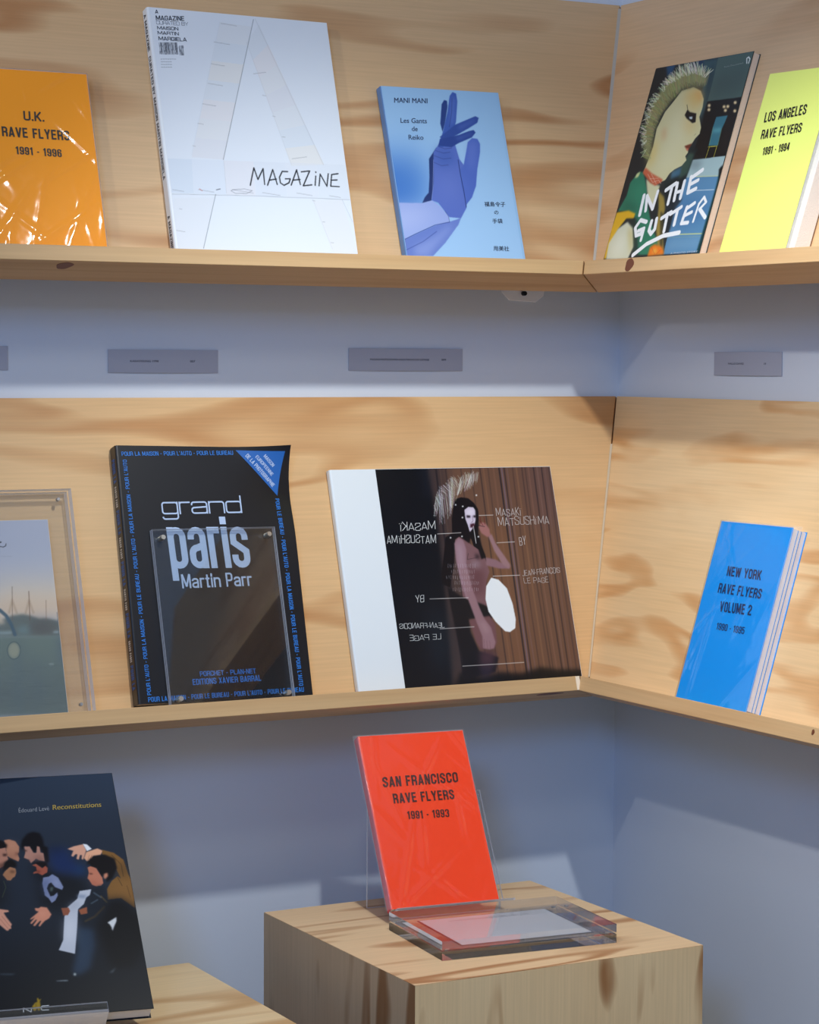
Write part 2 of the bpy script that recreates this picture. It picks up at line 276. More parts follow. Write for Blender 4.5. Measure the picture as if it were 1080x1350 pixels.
ART={
"mani":[
["P",[60,112,190],[[50.7,104.4],[46.5,90.2],[39.1,77.3],[29.2,67.0],[17.9,60.3],[6.2,57.7],[-4.7,59.7],[-13.8,65.8],[-20.2,75.5],[-23.3,87.9],[-22.8,101.9],[-18.8,115.9],[-11.5,128.8],[-1.8,139.2],[9.6,146.1],[21.3,148.9],[32.4,147.1],[41.7,141.0],[48.2,131.1],[51.3,118.5]],22,0.9],
["P",[70,120,195],[[17.6,89.7],[14.5,79.1],[9.1,69.5],[1.9,61.8],[-6.3,56.8],[-14.8,54.9],[-22.8,56.4],[-29.4,61.0],[-34.1,68.3],[-36.3,77.6],[-35.9,88.0],[-32.9,98.5],[-27.6,108.0],[-20.5,115.8],[-12.2,120.9],[-3.7,122.9],[4.4,121.5],[11.1,116.9],[15.8,109.6],[18.0,100.2]],20,0.6],
["P",[44,66,128],[[86.2,217.5],[91.0,223.6],[95.1,222.7],[94.5,214.5],[86.6,190.9],[80.9,179.0],[79.6,190.5]],0.4,1],
["P",[36,52,104],[[54.5,141.1],[68.5,157.7],[62.1,127.6],[55.0,104.5],[48.5,83.8],[34.4,80.7],[39.4,88.5],[46.2,95.1],[50.9,115.8]],0.4,1],
["P",[88,110,188],[[62.8,150.6],[74.7,164.9],[96.8,162.4],[99.7,142.9],[105.6,133.9],[109.1,117.9],[98.8,76.2],[88.1,61.7],[70.9,62.9],[58.0,81.8],[48.7,85.0],[55.4,106.8]],0.4,1],
["P",[64,94,170],[[68.1,155.4],[91.1,158.7],[93.8,138.0],[73.4,128.0],[62.4,136.8]],6,0.6],
["P",[78,104,186],[[104.5,134.3],[111.4,152.6],[116.4,166.7],[123.8,172.6],[131.8,172.0],[134.6,165.2],[132.6,153.5],[124.4,130.0],[118.3,106.7],[109.3,90.3],[99.6,80.8],[95.8,105.9],[98.5,129.0]],0.4,1],
["P",[112,132,205],[[117.8,164.5],[124.4,168.9],[128.8,164.9],[121.7,139.1],[114.2,125.0],[112.8,138.8]],5,0.5],
["P",[120,138,208],[[66.8,118.6],[85.9,128.5],[92.0,105.8],[78.0,82.4],[62.1,91.1]],14,0.5],
["P",[62,92,172],[[71.0,157.8],[82.5,181.4],[93.2,207.4],[100.4,229.9],[105.6,235.4],[110.6,233.5],[110.4,222.3],[103.5,194.0],[95.6,177.4],[78.5,158.1]],0.4,1],
["P",[98,124,200],[[100.0,221.8],[105.5,230.2],[108.0,224.5],[100.2,193.8],[93.4,186.6]],3,0.6],
["P",[52,78,152],[[75.4,171.8],[90.1,181.8],[101.5,190.0],[123.3,198.9],[134.3,203.4],[139.0,201.3],[135.7,194.4],[121.0,186.0],[104.4,177.3],[82.6,167.1]],0.4,1],
["P",[86,110,188],[[106.3,188.3],[130.9,198.8],[134.5,197.4],[119.0,188.9],[105.3,182.5]],2.5,0.6],
["P",[46,70,142],[[75.5,169.5],[104.1,175.9],[120.4,182.0],[128.3,184.0],[130.7,180.4],[123.9,173.6],[102.2,164.7],[91.1,158.7],[71.3,159.7]],0.4,1],
["P",[78,102,178],[[98.4,171.7],[125.2,180.6],[124.6,177.5],[102.8,168.4]],2,0.6],
["L",[30,42,90],[[103.3,226.6],[99.6,207.8],[92.2,186.5]],0.5,0.3,0.7],
["L",[30,42,90],[[97.7,141.6],[97.7,119.8],[98.8,99.1],[98.5,77.3]],0.9,0.3,0.9],
["L",[46,58,120],[[66.4,153.0],[77.1,150.0],[87.4,151.6]],0.7,0.3,0.7],
["L",[46,58,120],[[62.8,146.0],[75.7,141.9],[87.3,143.5]],0.8,0.3,0.6],
["L",[46,58,120],[[61.2,136.7],[71.7,132.6],[81.9,134.1]],0.8,0.3,0.6],
["L",[46,58,120],[[71.2,159.0],[80.6,155.9],[90.9,157.5]],0.7,0.3,0.7],
["L",[140,155,215],[[61.0,140.2],[56.8,118.3],[53.2,99.9],[49.4,86.6]],0.6,0.3,0.8],
["P",[150,168,222],[[-13.1,80.1],[34.4,80.7],[49.2,85.0],[59.7,77.3],[70.9,62.9],[70.4,56.0],[48.0,52.1],[16.4,38.9],[-6.0,28.3],[-11.3,32.7]],0.4,1],
["P",[176,190,232],[[-7.0,73.1],[29.7,74.2],[51.1,70.3],[25.8,51.5],[-7.7,39.4]],10,0.6],
["P",[104,126,196],[[-8.6,27.1],[16.2,37.8],[47.8,50.9],[70.5,56.7],[88.2,62.2],[82.8,53.0],[58.6,27.5],[38.4,10.2],[-12.7,9.2]],0.4,1],
["P",[140,158,216],[[13.6,22.0],[45.3,36.2],[70.3,52.6],[72.0,48.1],[48.7,27.2],[31.1,10.0],[11.5,9.6]],4,0.7],
["L",[48,62,130],[[-6.0,28.3],[16.3,38.4],[47.9,51.6],[70.5,56.3]],0.9,0.3,0.8],
["L",[60,76,146],[[-4.6,14.9],[26.9,29.0],[48.9,43.0]],1.2,0.3,0.5],
["L",[40,52,112],[[70.5,56.3],[69.8,64.0],[66.0,70.7]],0.6,0.3,0.7]],
"gutter":[
["P",[36,42,46],[[-1.3,273.1],[29.6,273.9],[39.1,264.7],[17.7,222.5],[4.8,190.6],[11.8,127.6],[-11.1,129.1]],2,1],
["P",[38,78,112],[[23.3,275.9],[45.0,275.6],[42.3,263.5],[33.4,259.6]],2,1],
["P",[34,58,86],[[89.8,275.5],[110.8,274.8],[117.5,259.7],[95.1,263.7]],2,1],
["P",[58,86,92],[[106.0,274.1],[139.7,274.1],[140.1,243.0],[140.5,215.9],[136.7,192.4],[117.3,213.3],[124.1,244.6]],2,1],
["P",[44,66,72],[[124.1,244.6],[129.2,268.0],[140.3,254.1],[139.1,216.0],[138.0,195.5]],3,0.8],
["P",[80,102,96],[[137.9,274.3],[215.2,275.8],[214.1,214.3],[140.5,215.9],[140.1,243.0]],0.4,1],
["P",[66,80,78],[[141.8,250.8],[211.0,251.3],[209.5,220.3],[142.3,220.5]],10,0.6],
["P",[26,26,28],[[140.6,215.6],[216.8,214.7],[218.2,137.4],[140.5,137.4],[142.5,179.2]],0.4,1],
["P",[40,34,34],[[184.8,197.7],[210.4,195.4],[213.6,142.4],[198.3,143.5]],5,0.6],
["P",[60,118,134],[[169.5,192.7],[193.2,192.5],[191.1,183.0],[188.2,175.5],[189.5,153.5],[169.8,154.7],[168.1,178.7]],0.4,1],
["P",[98,168,176],[[170.1,177.0],[187.5,177.1],[186.5,170.9],[170.9,172.2]],2,0.8],
["L",[180,190,90],[[169.4,178.6],[171.0,153.7],[189.2,153.2],[188.2,175.5]],0.35,0.3,0.8],
["L",[222,210,80],[[172.3,152.9],[170.6,138.3]],0.7,0.3,1],
["L",[222,210,80],[[188.1,152.8],[187.4,137.7]],0.7,0.3,1],
["L",[222,210,80],[[169.2,153.2],[188.1,152.8]],0.6,0.3,1],
["P",[166,192,194],[[141.8,137.9],[216.7,138.5],[211.1,111.7],[129.4,113.7],[134.7,130.8]],0.4,1],
["P",[92,140,178],[[128.8,115.0],[210.8,112.5],[212.9,79.1],[211.8,13.7],[135.4,13.6],[132.4,55.0],[128.5,86.8]],0.4,1],
["P",[66,112,160],[[132.6,83.5],[206.5,82.6],[207.4,57.8],[139.1,51.6]],10,0.7],
["P",[120,160,190],[[142.5,32.5],[208.3,33.1],[208.7,20.7],[137.7,20.1]],5,0.6],
["P",[88,96,104],[[141.8,137.9],[166.7,133.3],[160.6,124.3],[140.7,128.8]],5,0.5],
["L",[206,212,150],[[154.5,115.0],[208.3,112.5]],0.9,0.3,0.9],
["L",[224,236,240],[[162.8,96.3],[207.3,94.9]],0.8,0.3,0.9],
["L",[206,212,140],[[149.8,39.2],[209.9,37.9]],1.6,0.3,0.8],
["L",[150,170,140],[[130.6,35.8],[210.2,34.2]],0.5,0.3,0.7],
["P",[22,58,58],[[208.3,118.0],[219.4,126.6],[212.9,79.1],[214.7,12.8],[205.8,13.1],[208.8,71.6],[209.7,97.8]],1.2,1],
["P",[24,28,30],[[205.7,121.3],[210.9,126.4],[214.8,114.5],[210.9,109.4]],1,1],
["P",[28,38,42],[[91.8,112.9],[102.0,128.2],[119.9,135.0],[128.4,156.6],[148.4,152.0],[143.6,139.7],[140.5,117.8],[136.7,97.5],[129.9,83.6],[132.6,48.7],[125.0,39.5],[108.5,84.8]],1.2,1],
["P",[64,92,78],[[120.6,133.4],[132.0,148.4],[143.4,146.0],[139.8,119.4],[124.1,114.1]],2,0.8],
["P",[70,120,150],[[103.5,124.9],[122.1,130.1],[124.5,118.8],[105.3,115.2]],2,0.8],
["P",[216,208,160],[[75.7,236.5],[100.8,238.9],[119.4,232.0],[130.8,220.0],[133.5,208.6],[132.1,196.0],[142.3,180.8],[142.9,172.6],[135.8,166.8],[131.3,159.5],[126.3,156.7],[128.4,148.6],[124.7,144.1],[129.7,138.7],[122.5,131.5],[108.6,127.7],[98.0,122.0],[93.6,114.3],[76.7,110.5],[38.6,129.1],[42.1,145.2],[44.8,162.9],[41.7,187.6],[50.5,209.7],[65.2,224.6]],0.4,1],
["P",[216,208,160],[[40.8,137.2],[44.2,150.0],[79.5,149.1],[107.2,134.3],[94.8,115.1],[80.4,111.7],[58.5,124.7]],0.4,1],
["P",[226,176,92],[[83.9,235.7],[107.7,235.0],[125.6,223.7],[129.5,209.0],[113.4,210.4],[91.9,223.7]],9,0.85],
["P",[232,160,80],[[104.4,233.7],[116.9,231.7],[127.6,221.9],[126.6,215.6]],4,0.7],
["P",[224,178,96],[[92.2,199.5],[116.8,190.9],[131.9,180.1],[123.4,176.0],[100.9,185.9]],8,0.8],
["P",[228,188,90],[[40.0,161.6],[47.8,174.0],[58.8,144.0],[46.7,135.1]],8,0.7],
["P",[236,232,196],[[71.8,198.0],[89.2,206.2],[114.9,171.9],[106.1,156.6],[79.8,168.3]],16,0.8],
["P",[232,228,190],[[57.0,153.8],[109.1,150.0],[102.5,129.7],[71.9,126.9]],14,0.7],
["P",[214,164,120],[[52.9,186.7],[64.0,185.7],[70.8,170.6],[62.5,171.3]],4,0.6],
["P",[30,28,32],[[97.9,201.4],[100.8,208.4],[108.2,204.5],[123.1,201.3],[126.8,189.3],[119.9,188.8],[104.0,196.5]],0.6,1],
["P",[206,220,220],[[108.5,198.1],[116.4,197.7],[117.5,194.1],[112.0,194.9]],0.6,1],
["L",[30,28,32],[[96.7,215.2],[102.6,206.6]],0.9,0.3,1],
["P",[120,60,44],[[116.3,158.3],[125.0,159.7],[132.3,160.7],[128.9,154.9],[126.7,151.1]],0.7,1],
["P",[210,120,96],[[119.6,155.6],[128.0,154.0],[126.3,151.0]],0.7,1],
["L",[120,96,70],[[134.8,173.5],[131.9,171.4]],0.6,0.3,0.7],
["P",[142,142,98],[[32.7,150.7],[16.1,173.3],[11.2,206.6],[20.7,233.7],[38.1,255.0],[61.1,263.2],[95.1,263.7],[121.6,256.0],[127.0,237.9],[100.6,239.3],[75.1,237.9],[57.6,223.7],[42.2,205.5],[38.2,184.6],[41.5,158.2],[42.9,143.5]],3,1],
["H",[168,166,108],[[47.7,144.8],[40.6,181.1],[43.0,203.8],[58.4,222.0],[75.7,236.5],[105.8,239.2],[127.7,236.2]],[[25.7,151.2],[7.8,187.1],[9.2,219.9],[29.9,249.2],[56.4,267.8],[85.8,272.7],[127.5,260.2]],170,0.6,1,0.9],
["H",[226,228,196],[[34.6,155.5],[19.1,189.4],[21.9,222.1],[42.0,246.4],[70.1,255.0],[98.0,256.9],[122.6,247.9]],[[23.6,149.7],[1.9,190.9],[3.2,227.1],[26.2,254.5],[52.7,273.1],[80.8,278.2],[133.5,258.0]],230,0.75,2,0.95],
["H",[96,94,66],[[45.9,154.7],[41.8,184.3],[47.2,205.1],[61.1,221.7],[79.2,234.6],[106.2,238.4],[123.1,235.1]],[[34.4,162.0],[26.8,190.4],[32.1,214.6],[48.2,232.7],[66.4,245.6],[97.1,247.3],[119.5,243.5]],70,0.5,3,0.7],
["P",[46,126,98],[[37.9,129.3],[26.7,128.7],[14.0,115.7],[14.0,97.7],[3.5,77.3],[29.0,76.3],[48.3,65.3],[58.4,42.3],[67.0,14.9],[132.8,13.7],[126.8,26.8],[104.9,40.4],[83.6,63.7],[63.3,90.4],[57.8,103.7],[45.1,120.7]],1,1],
["P",[34,96,78],[[8.7,90.1],[37.8,87.0],[53.1,71.6],[33.5,72.5],[10.5,80.2]],5,0.6],
["P",[30,50,50],[[36.6,65.9],[53.3,65.1],[80.3,12.6],[65.2,13.0]],2.5,0.9],
["P",[58,150,116],[[22.1,109.0],[44.3,114.2],[59.0,93.9],[38.3,91.8]],8,0.5],
["P",[210,214,150],[[23.9,127.6],[31.6,130.0],[29.6,122.5],[21.9,121.3]],1,1],
["P",[216,212,170],[[49.3,118.8],[63.8,113.0],[85.7,107.2],[83.8,92.5],[84.6,73.2],[66.1,90.3]],1.2,1],
["P",[206,104,72],[[37.0,127.7],[40.9,134.6],[59.1,125.6],[88.3,115.3],[85.9,111.3],[74.2,107.9],[61.2,112.8],[48.3,120.8]],1,1],
["L",[236,214,190],[[50.1,125.2],[66.5,112.8],[78.8,115.3],[86.5,110.0]],0.6,0.3,0.8],
["L",[236,214,190],[[58.5,124.7],[75.6,110.7]],0.6,0.3,0.8],
["L",[236,214,190],[[57.3,118.3],[77.7,117.8]],0.5,0.3,0.8],
["P",[228,178,44],[[1.6,75.4],[28.6,77.0],[46.4,71.9],[45.5,65.5],[28.3,66.0],[16.3,53.0],[7.6,32.9],[6.4,11.7],[0.7,11.9],[0.3,54.5]],1,1],
["P",[218,218,190],[[6.8,10.9],[2.5,33.1],[15.6,52.8],[33.3,61.2],[48.9,52.4],[62.7,26.0],[57.4,9.3]],1.2,1],
["P",[236,236,214],[[12.8,27.8],[24.1,45.3],[38.9,43.1],[44.4,13.7],[20.6,11.2]],8,0.7],
["P",[206,190,120],[[37.1,52.9],[50.4,49.1],[61.1,27.7],[60.1,16.4]],4,0.7],
["P",[160,136,66],[[85.5,100.4],[101.5,91.5],[112.9,75.0],[110.7,62.4],[136.6,13.9],[124.7,14.3],[104.1,46.8],[96.7,75.8]],1.5,1],
["P",[60,58,40],[[102.3,72.3],[110.5,68.7],[131.9,15.6],[121.5,27.0]],1.2,0.8],
["P",[36,44,50],[[108.5,84.8],[125.5,93.3],[144.4,86.0],[134.3,73.9],[135.3,48.6],[131.9,33.0],[121.4,49.2]],2,0.9],
["P",[238,124,34],[[101.5,24.6],[110.4,28.2],[128.3,23.6],[136.8,13.6],[100.7,11.9]],1.5,1],
["P",[240,190,80],[[108.4,21.2],[115.7,22.5],[121.3,16.0],[110.6,16.3]],2,0.8],
["L",[190,70,30],[[104.2,24.5],[117.4,12.9],[127.1,20.5]],0.6,0.3,0.7],
["P",[255,226,170],[[150.4,209.4],[150.5,208.8],[150.3,208.2],[149.7,207.8],[148.9,207.6],[147.9,207.6],[146.8,207.8],[145.7,208.2],[144.7,208.7],[144.0,209.4],[143.5,210.1],[143.4,210.7],[143.6,211.3],[144.2,211.7],[145.0,211.9],[146.0,211.9],[147.1,211.7],[148.2,211.3],[149.2,210.8],[149.9,210.1]],0.9,1],
["P",[255,226,170],[[152.4,203.7],[152.5,203.1],[152.3,202.5],[151.7,202.1],[150.9,201.9],[149.9,201.9],[148.8,202.1],[147.7,202.5],[146.7,203.0],[146.0,203.7],[145.5,204.3],[145.4,205.0],[145.6,205.5],[146.2,205.9],[147.0,206.2],[148.0,206.2],[149.1,206.0],[150.2,205.6],[151.2,205.0],[151.9,204.4]],0.9,1],
["P",[255,226,170],[[183.7,204.8],[183.8,204.2],[183.6,203.6],[183.1,203.2],[182.3,203.0],[181.3,203.0],[180.2,203.2],[179.1,203.6],[178.2,204.1],[177.4,204.7],[177.0,205.4],[176.9,206.1],[177.1,206.6],[177.6,207.0],[178.5,207.2],[179.4,207.2],[180.5,207.0],[181.6,206.7],[182.5,206.1],[183.3,205.5]],0.9,1],
["P",[255,226,170],[[191.6,204.4],[191.7,203.8],[191.5,203.2],[190.9,202.8],[190.1,202.6],[189.1,202.6],[188.1,202.8],[187.0,203.2],[186.1,203.7],[185.3,204.3],[184.9,205.0],[184.8,205.7],[185.0,206.2],[185.5,206.6],[186.3,206.8],[187.3,206.8],[188.4,206.6],[189.5,206.2],[190.4,205.7],[191.1,205.1]],0.9,1],
["P",[255,226,170],[[188.7,199.5],[188.9,198.9],[188.6,198.3],[188.1,197.9],[187.3,197.7],[186.3,197.7],[185.2,197.9],[184.2,198.3],[183.2,198.8],[182.5,199.4],[182.0,200.1],[181.9,200.7],[182.1,201.3],[182.7,201.7],[183.5,201.9],[184.5,201.9],[185.6,201.7],[186.6,201.3],[187.6,200.8],[188.3,200.2]],0.9,1],
["P",[255,226,170],[[205.2,208.3],[205.3,207.7],[205.1,207.1],[204.5,206.7],[203.7,206.5],[202.7,206.5],[201.7,206.7],[200.6,207.1],[199.7,207.6],[199.0,208.2],[198.5,208.9],[198.4,209.6],[198.6,210.1],[199.1,210.5],[199.9,210.7],[200.9,210.7],[202.0,210.5],[203.1,210.1],[204.0,209.6],[204.7,209.0]],0.9,1],
["P",[255,226,170],[[209.2,197.0],[209.4,196.4],[209.1,195.9],[208.6,195.5],[207.8,195.2],[206.8,195.2],[205.8,195.4],[204.7,195.8],[203.8,196.3],[203.1,197.0],[202.6,197.6],[202.5,198.3],[202.7,198.8],[203.3,199.2],[204.0,199.4],[205.0,199.4],[206.1,199.2],[207.2,198.9],[208.1,198.3],[208.8,197.7]],0.9,1],
["L",[250,250,250],[[55.0,95.7],[57.2,69.8]],6.37,0.25,1],
["L",[250,250,250],[[68.3,74.8],[62.3,95.0],[83.1,76.5],[84.3,99.7]],5.67,0.25,1],
["L",[250,250,250],[[102.0,100.3],[120.2,108.3]],5.9,0.25,1],
["L",[250,250,250],[[113.7,105.2],[114.7,81.6]],5.9,0.25,1],
["L",[250,250,250],[[123.8,107.7],[126.4,85.7]],5.9,0.25,1],
["L",[250,250,250],[[138.3,110.0],[138.9,87.9]],5.9,0.25,1],
["L",[250,250,250],[[125.8,95.7],[139.2,97.6]],4.72,0.25,1],
["L",[250,250,250],[[150.0,114.8],[152.2,94.2]],5.9,0.25,1],
["L",[250,250,250],[[151.3,113.6],[170.8,122.9]],5.9,0.25,1],
["L",[250,250,250],[[151.9,104.8],[167.5,109.8]],5.19,0.25,1],
["L",[250,250,250],[[153.0,94.1],[167.4,98.5]],5.67,0.25,1],
["L",[250,250,250],[[77.1,59.1],[62.8,62.2],[55.3,52.1],[62.1,41.3],[72.0,43.3],[73.4,49.7]],5.67,0.25,1],
["L",[250,250,250],[[64.1,47.7],[75.8,50.4],[75.9,34.8]],5.43,0.25,1],
["L",[250,250,250],[[88.8,59.4],[88.4,47.4],[95.5,42.3],[100.7,48.5],[98.7,62.1]],6.14,0.25,1],
["L",[250,250,250],[[109.4,62.4],[127.0,69.8]],5.67,0.25,1],
["L",[250,250,250],[[120.2,67.5],[122.7,44.7]],5.9,0.25,1],
["L",[250,250,250],[[126.9,67.1],[146.9,75.6]],5.19,0.25,1],
["L",[250,250,250],[[140.3,72.0],[141.2,52.7]],5.9,0.25,1],
["L",[250,250,250],[[159.2,74.5],[156.6,53.9]],5.67,0.25,1],
["L",[250,250,250],[[159.9,72.9],[173.3,79.4]],5.19,0.25,1],
["L",[250,250,250],[[158.3,63.3],[172.4,67.6]],4.72,0.25,1],
["L",[250,250,250],[[156.2,53.6],[170.1,53.9]],5.19,0.25,1],
["L",[250,250,250],[[183.2,77.6],[181.0,55.0]],4.01,0.25,1],
["L",[250,250,250],[[183.2,77.6],[190.4,86.2],[197.5,79.2],[187.3,70.4]],4.01,0.25,1],
["L",[250,250,250],[[188.3,70.5],[204.3,59.2]],5.67,0.25,1],
["L",[250,250,250],[[67.0,14.9],[91.5,28.9],[124.1,38.6],[157.1,41.4]],6.14,0.25,1],
["L",[240,244,240],[[203.7,259.9],[200.9,266.5],[203.9,268.0],[208.1,264.9],[207.5,259.5]],1.6,0.3,1]],
"masaki":[
["P",[106,76,60],[[141.1,296.2],[340.9,296.9],[337.4,5.2],[139.3,0.1]],6,1],
["P",[122,84,58],[[212.5,215.8],[259.0,214.5],[259.6,125.1],[263.2,9.5],[216.7,8.8],[213.1,79.5]],14,0.6],
["P",[96,72,74],[[287.7,290.6],[339.9,291.6],[336.3,202.0],[296.6,203.1]],14,0.5],
["P",[52,44,48],[[141.1,296.2],[171.5,295.8],[170.9,148.9],[170.2,4.8],[139.3,0.1],[137.6,83.1],[136.3,217.8]],9,0.8],
["L",[30,28,34],[[157.0,296.0],[154.2,156.3],[154.3,9.1]],2.2,1.0,0.9],
["L",[92,70,60],[[163.1,295.9],[160.7,156.0],[160.9,8.7]],1.6,1.0,0.6],
["L",[44,36,38],[[171.5,295.8],[168.9,155.8],[169.0,8.2]],1.6,1.0,0.7],
["L",[88,66,56],[[179.9,295.6],[175.6,155.5],[175.9,7.8]],3,1.0,0.5],
["L",[58,44,44],[[194.6,295.4],[192.1,154.9],[190.8,7.0]],1.6,1.0,0.6],
["L",[60,46,44],[[210.0,295.2],[208.4,154.3],[206.6,6.0]],1.6,1.0,0.6],
["L",[52,40,40],[[224.0,295.0],[221.2,153.9],[220.7,5.2]],1.5,1.0,0.8],
["L",[140,98,70],[[229.4,294.9],[226.8,153.7],[227.0,4.8]],1.8,1.0,0.5],
["L",[70,52,48],[[236.4,294.8],[232.5,153.5],[232.8,4.5]],1.4,1.0,0.7],
["L",[130,92,74],[[245.0,294.7],[241.6,153.1],[243.4,3.9]],2,1.0,0.5],
["L",[34,30,38],[[253.6,294.6],[251.3,152.8],[249.5,3.5]],2.0,1.0,0.95],
["L",[112,96,112],[[257.5,294.5],[255.2,152.7],[253.3,3.3]],2.0,1.0,0.9],
["L",[44,36,44],[[261.5,294.5],[258.7,152.5],[257.1,3.1]],1.6,1.0,0.9],
["L",[120,96,100],[[266.2,294.4],[261.9,152.4],[264.0,2.7]],1.6,1.0,0.5],
["L",[70,50,46],[[274.5,294.3],[270.6,152.1],[270.1,2.3]],1.5,1.0,0.7],
["L",[138,100,72],[[280.4,294.2],[278.3,151.8],[277.9,1.8]],2,1.0,0.6],
["L",[62,46,44],[[289.1,294.1],[285.3,151.6],[286.8,1.3]],1.6,1.0,0.7],
["L",[50,38,38],[[294.3,294.0],[291.0,151.4],[290.9,1.1]],1.0,1.0,0.6],
["L",[132,96,80],[[299.4,293.9],[295.3,151.2],[296.8,0.7]],2,1.0,0.5],
["L",[52,40,42],[[307.4,293.8],[304.3,150.9],[304.7,0.3]],1.8,1.0,0.85],
["L",[128,100,92],[[313.0,293.7],[310.3,150.7],[308.1,0.1]],2,1.0,0.5],
["L",[48,38,42],[[320.2,293.6],[316.2,150.5],[314.7,-0.3]],1.4,1.0,0.9],
["L",[118,92,88],[[325.4,293.6],[320.8,150.3],[319.5,-0.6]],1.6,1.0,0.5],
["L",[64,50,52],[[331.4,293.5],[327.2,150.1],[327.1,-1.0]],1.6,1.0,0.7],
["L",[100,80,80],[[337.0,293.4],[332.0,149.9],[332.8,-1.4]],1.6,1.0,0.5],
["P",[14,17,24],[[64.8,300.7],[143.5,299.6],[147.6,217.5],[145.0,129.7],[133.2,-2.9],[61.8,1.5]],3,1],
["P",[24,36,48],[[114.7,104.2],[140.8,103.0],[135.6,23.4],[109.7,24.9]],14,0.8],
["P",[30,34,48],[[133.0,292.9],[148.1,292.7],[145.4,251.6],[134.1,251.9]],6,0.5],
["P",[16,16,18],[[139.8,3.3],[149.9,19.3],[179.1,12.6],[210.2,15.9],[240.4,12.4],[272.7,19.0],[295.4,14.4],[338.6,11.9],[335.8,-15.2],[138.8,-3.2]],3,0.9],
["P",[20,16,20],[[176.3,244.1],[181.0,249.5],[189.0,251.4],[199.5,249.8],[207.0,243.4],[211.8,235.0],[210.6,221.3],[205.6,202.2],[208.0,188.5],[213.0,171.9],[213.2,163.7],[202.0,161.4],[195.1,194.3],[190.3,202.7],[170.7,195.1],[164.0,162.7],[152.8,130.7],[141.6,136.5],[143.0,149.9],[151.0,176.7],[156.7,198.2],[167.4,203.3],[170.2,222.4]],0.4,1],
["P",[122,88,92],[[170.5,193.7],[177.3,198.3],[185.9,194.6],[191.1,189.0],[207.7,177.5],[212.1,166.5],[215.5,150.0],[206.7,134.0],[194.2,114.2],[179.1,114.8],[169.1,157.1]],0.4,1],
["P",[120,86,90],[[169.7,155.7],[191.9,154.9],[210.0,142.4],[203.3,114.9],[208.0,102.9],[170.0,116.3]],0.4,1],
["P",[96,60,64],[[184.1,155.2],[204.2,155.8],[209.0,147.5],[201.5,120.6],[181.7,121.4]],5,0.7],
["P",[24,22,26],[[148.4,132.9],[168.1,118.4],[199.6,106.2],[205.7,102.6],[210.2,89.0],[202.9,85.4],[174.4,88.7],[173.8,71.1],[182.9,45.2],[210.3,35.9],[202.7,16.8],[152.5,8.1],[155.3,38.9],[151.2,81.9]],1.2,1],
["P",[112,76,78],[[174.1,86.7],[185.6,89.1],[206.1,91.1],[213.0,79.0],[211.3,55.5],[205.6,47.9],[185.4,47.4],[180.4,57.1]],1,1],
["P",[74,50,58],[[182.9,45.2],[207.7,46.9],[201.7,24.7],[193.8,17.3],[181.3,22.0]],4,0.9],
["P",[44,38,52],[[182.2,27.7],[202.1,26.6],[192.6,9.6],[179.4,10.4]],4,0.8],
["P",[150,118,128],[[168.6,189.7],[175.6,197.0],[182.6,193.3],[185.2,181.0],[182.2,162.1],[182.3,134.9],[185.1,114.6],[174.5,115.0],[169.8,142.2],[167.4,165.3]],0.8,1],
["P",[146,112,118],[[172.0,155.6],[183.0,155.2],[185.5,129.5],[192.4,103.6],[197.6,87.6],[205.7,75.4],[209.1,55.6],[205.6,47.9],[198.7,46.7],[189.0,48.8],[190.5,64.4],[184.8,84.3],[176.7,116.0]],0.8,1],
["P",[176,150,160],[[172.4,186.8],[177.4,189.4],[178.3,175.8],[176.7,156.8],[172.2,157.0]],3,0.6],
["P",[170,138,140],[[189.2,84.0],[197.8,81.7],[202.5,69.7],[195.5,68.0]],2.5,0.5],
["L",[110,70,76],[[196.1,58.2],[195.6,48.5]],0.5,0.3,0.7],
["L",[110,70,76],[[200.6,58.0],[200.1,47.3]],0.5,0.3,0.7],
["L",[110,70,76],[[192.5,60.4],[191.4,49.7]],0.5,0.3,0.7],
["P",[138,104,112],[[212.5,169.2],[227.5,166.0],[240.3,158.7],[249.3,157.0],[247.1,152.9],[231.6,153.5],[212.3,158.3]],0.8,1],
["P",[150,116,120],[[221.3,199.0],[227.0,200.3],[231.1,187.8],[239.7,173.8],[248.8,158.4],[245.6,153.0],[237.2,158.8],[227.8,176.9]],0.8,1],
["P",[158,108,104],[[208.5,210.4],[214.3,217.1],[220.2,215.6],[225.0,207.2],[225.2,198.9],[220.1,196.3],[211.8,202.1]],0.8,1],
["L",[96,30,30],[[213.1,224.0],[214.0,215.7]],0.9,0.3,0.9],
["L",[96,30,30],[[219.2,223.8],[219.2,214.2]],0.9,0.3,0.9],
["L",[96,30,30],[[210.3,221.3],[215.9,212.9]],0.8,0.3,0.8],
["P",[206,196,214],[[191.1,234.2],[197.6,238.1],[205.2,237.3],[208.2,232.4],[206.9,221.4],[202.8,213.3],[198.8,207.9],[194.3,203.9],[192.8,213.6],[190.3,221.8]],0.4,1],
["P",[232,228,240],[[193.6,232.7],[203.3,235.2],[206.5,231.0],[202.0,227.0],[194.4,227.9]],2,0.6],
["P",[40,30,40],[[192.9,226.6],[198.8,226.4],[198.3,223.7],[192.9,223.4]],0.7,1],
["P",[40,30,40],[[203.1,226.3],[207.4,226.2],[206.6,223.5],[203.3,223.6]],0.7,1],
["P",[60,20,34],[[196.9,214.8],[203.3,216.0],[202.7,210.5],[196.1,210.0]],0.8,1],
["L",[90,70,90],[[201.7,225.7],[201.9,218.8],[199.1,217.2]],0.6,0.3,0.7],
["P",[20,16,20],[[208.1,236.5],[211.8,232.3],[207.2,202.2],[209.1,185.7],[212.5,169.2],[206.0,166.7],[201.2,194.2],[205.6,216.0]],0.8,1],
